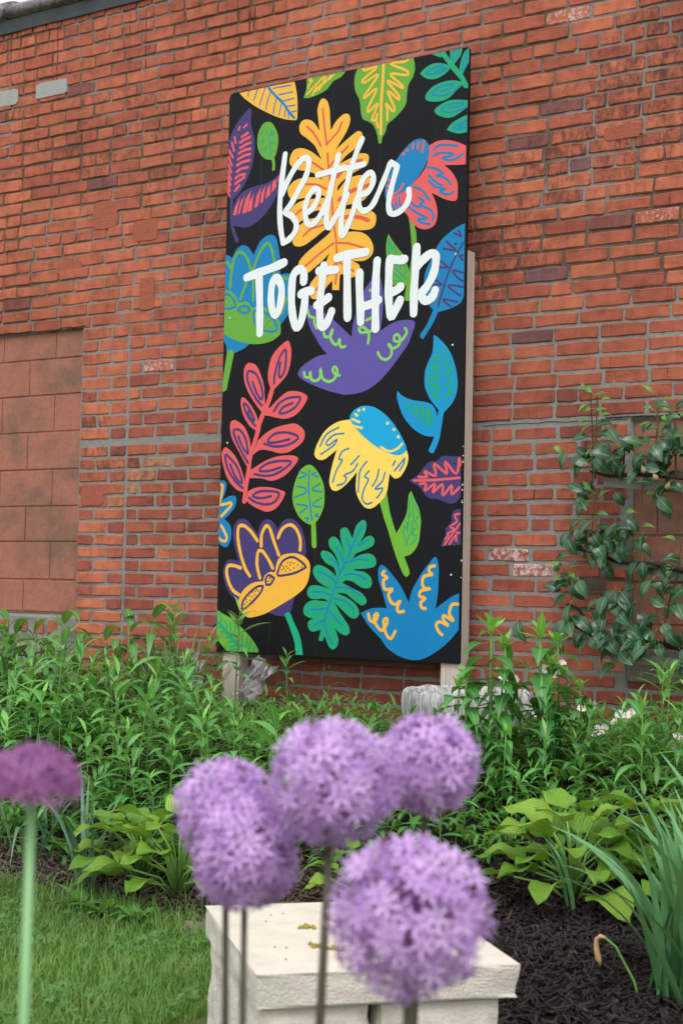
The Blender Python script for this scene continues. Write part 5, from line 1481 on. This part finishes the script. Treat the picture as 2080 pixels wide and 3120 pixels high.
M_PF = leafmat('pear_fruit', (112, 116, 66), (136, 120, 84), .5, .0)
for i, (x, z, hang) in enumerate(((1.348, .734, -1), (1.392, .706, -1), (1.455, .673, -1))):
    pr = [(0, .0015), (.006, .004), (.014, .0095), (.022, .0118), (.029, .009), (.032, .003)]
    o = obj('pear', mesh('pear', *tube([(0, 0, -a) for a, b in pr], [b for a, b in pr], 10), M_PF, smooth=True), tree, Vector((x, PY - .075, z + .016)) - TL)
    o.rotation_euler = (0, rp.uniform(-.5, .5), 0)
    obj('fruit_stalk', mesh('fruit_stalk', *tube([(0, 0, 0), (.003, .012, .010), (.004, .04, .016)], .0011, 5), M_TWIG), o)
t = NT('grey_slat'); c = t.mix(t.noise(20, 4, t.pos((.3, 8, 10))), lin(98, 96, 90), lin(142, 138, 130)); t.bump(t.noise(60, 3, t.pos((.1, 5, 8))), .4, .002); M_SLAT = t.set(c, .85, .2)
trel = thing('pear_trellis', 'grey wooden slats and post that carry the trained pear tree', 'trellis', (1.80, PY + .036, -.35)); TR = Vector((1.80, PY + .036, -.35))
for (x0, z0, x1, z1) in ((1.165, .711, 1.80, .655), (1.206, .413, 1.80, .305), (1.20, .068, 1.80, .022)):
    L = math.hypot(x1 - x0, z1 - z0); V, F = box(-L / 2, L / 2, -.007, .007, -.018, .018)
    o = obj('slat', bevel_mesh(mesh('slat', V, F, M_SLAT), .0015), trel, Vector(((x0 + x1) / 2, PY + .016, (z0 + z1) / 2 - .012)) - TR)
    o.rotation_euler = (0, math.atan2(z0 - z1, x1 - x0), 0)
V, F = box(-.02, .02, -.012, .012, -.02, 1.2)
obj('post', bevel_mesh(mesh('post', V, F, M_SLAT), .002), trel)

# ================================================================== ALLIUMS
def petal_mat(name, c0, c1):
    t = NT(name); c = t.mix(t.node('ShaderNodeObjectInfo').outputs['Random'], lin(*c0), lin(*c1)); t.set(c, .55, .3)
    tr = t.node('ShaderNodeBsdfTranslucent'); t.put(tr.inputs['Color'], c); mx = t.node('ShaderNodeMixShader'); mx.inputs[0].default_value = .35
    t.l.new(t.b.outputs[0], mx.inputs[1]); t.l.new(tr.outputs[0], mx.inputs[2]); t.l.new(mx.outputs[0], t.out.inputs['Surface']); return t.m
M_AL = petal_mat('allium_petal', (206, 164, 226), (232, 200, 242)); M_AL2 = petal_mat('allium_petal_magenta', (158, 98, 156), (188, 128, 180))
t = NT('floret_centre'); M_FC = t.set(lin(150, 104, 170), .6)
t = NT('pedicel'); M_PED = t.set(lin(168, 128, 176), .6)
t = NT('allium_stem'); c = t.mix(t.noise(8, 3, t.pos((1, 1, .3))), lin(58, 64, 34), lin(70, 52, 40)); M_AST = t.set(c, .45)
t = NT('allium_stem_pale'); M_ASP = t.set(lin(128, 176, 118), .45)
def floret(seed, mat, cup=.25):
    rnd = random.Random(seed); mb = MB()
    for k in range(6):
        a = 2 * math.pi * k / 6 + rnd.uniform(-.12, .12); L = rnd.uniform(.0105, .0130); w = rnd.uniform(.0012, .0016); c_, s_ = math.cos(a), math.sin(a)
        z = lambda r: cup * r * rnd.uniform(.6, 1.3) - 10 * r * r * rnd.uniform(.2, 1.2)
        P = [(.0006, w * .5), (L * .45, w), (L * .8, w * .75), (L, .0002)]; V = []
        for r_, hw in P: zz = z(r_); V += [(r_ * c_ - hw * s_, r_ * s_ + hw * c_, zz), (r_ * c_ + hw * s_, r_ * s_ - hw * c_, zz)]
        mb.add((V, [(0, 1, 3, 2), (2, 3, 5, 4), (4, 5, 7, 6)]), 0)
    mb.add(tube([(0, 0, -.001), (0, 0, .0015), (0, 0, .003)], [.0012, .0016, .0008], 5), 1)
    return mb.mesh('floret', [mat, M_FC])
FLO = [floret(q, M_AL) for q in range(6)]; FLM = [floret(30 + q, M_AL2, .6) for q in range(4)]
def allium(lab, c, Rr, n, base, flo, stem_m, r_stem, zmin=-1.0, flat=1.0, fs=1.0):
    c = Vector(c); base = Vector((base[0], base[1], ground_z(base[0], base[1])))
    t = thing('allium', lab, 'allium', base, 'purple globe alliums in the foreground'); e = c - base
    btm = e - Vector((0, 0, Rr * .05))
    bend = Vector((rp.uniform(-.01, .01), rp.uniform(-.01, .01), 0))
    obj('stem', mesh('stem', *tube([(0, 0, -.02), btm * .35 + bend, btm * .7 + bend, btm], [r_stem * 1.15, r_stem * 1.05, r_stem, r_stem * .85], 10), stem_m, smooth=True), t)
    mb = MB(); spots = []
    for k in range(n):
        zz = 1 - 2 * (k + .5) / n
        if zz < zmin: continue
        rr_ = math.sqrt(1 - zz * zz); a = k * 2.39996 + rp.uniform(-.2, .2)
        d = Vector((rr_ * math.cos(a), rr_ * math.sin(a), zz)).normalized(); d = (d + Vector((rp.gauss(0, .06), rp.gauss(0, .06), rp.gauss(0, .06)))).normalized()
        p = d * Rr * (rp.uniform(.86, 1.0) if k % 3 else rp.uniform(.68, .84)); p.z *= flat; spots.append((p, d)); mb.add(tube([(0, 0, 0), p], [.0007, .0006], 3))
    for k in range(8): mb.add(tube([Vector((0, 0, -Rr * .06)), Vector((0, 0, Rr * .05))], [Rr * .10, Rr * .06], 8)) if k == 0 else None
    hd = obj('flower_head', mb.mesh('flower_head', [M_PED]), t, e)
    for p, d in spots:
        dd = (d + Vector((rp.gauss(0, .25), rp.gauss(0, .25), rp.gauss(0, .25)))).normalized()
        M = dd.to_track_quat('Z', 'Y').to_matrix().to_4x4() @ Matrix.Rotation(rp.uniform(0, 6.28), 4, 'Z') @ Matrix.Scale(fs * rp.uniform(.85, 1.15), 4); M.translation = p
        obj('floret', rp.choice(flo), hd, mat=M)
    return t
allium('purple allium globe at the back left of the cluster, partly behind its twin', (2.58, -4.136, .084), .046, 280, (2.60, -4.12), FLO, M_AST, .0032)
allium('purple allium globe hanging lower in front of the left twin', (2.624, -4.165, .052), .046, 280, (2.608, -4.19), FLO, M_AST, .0032)
allium('purple allium globe in the middle of the cluster on a thick dark stem', (2.705, -4.153, .122), .055, 300, (2.70, -4.17), FLO, M_AST, .0040)
allium('purple allium globe at the upper right of the cluster', (2.724, -4.022, .127), .046, 280, (2.69, -4.03), FLO, M_AST, .0036)
allium('largest and nearest purple allium globe, low at the right', (2.835, -4.243, .04), .061, 300, (2.80, -4.26), FLO, M_AST, .0042, fs=1.05)
allium('magenta half-open allium on a pale green stem at the far left, blurred', (2.704, -4.513, .152), .0295, 300, (2.695, -4.525), FLM, M_ASP, .0034, -.08, .82, .78)
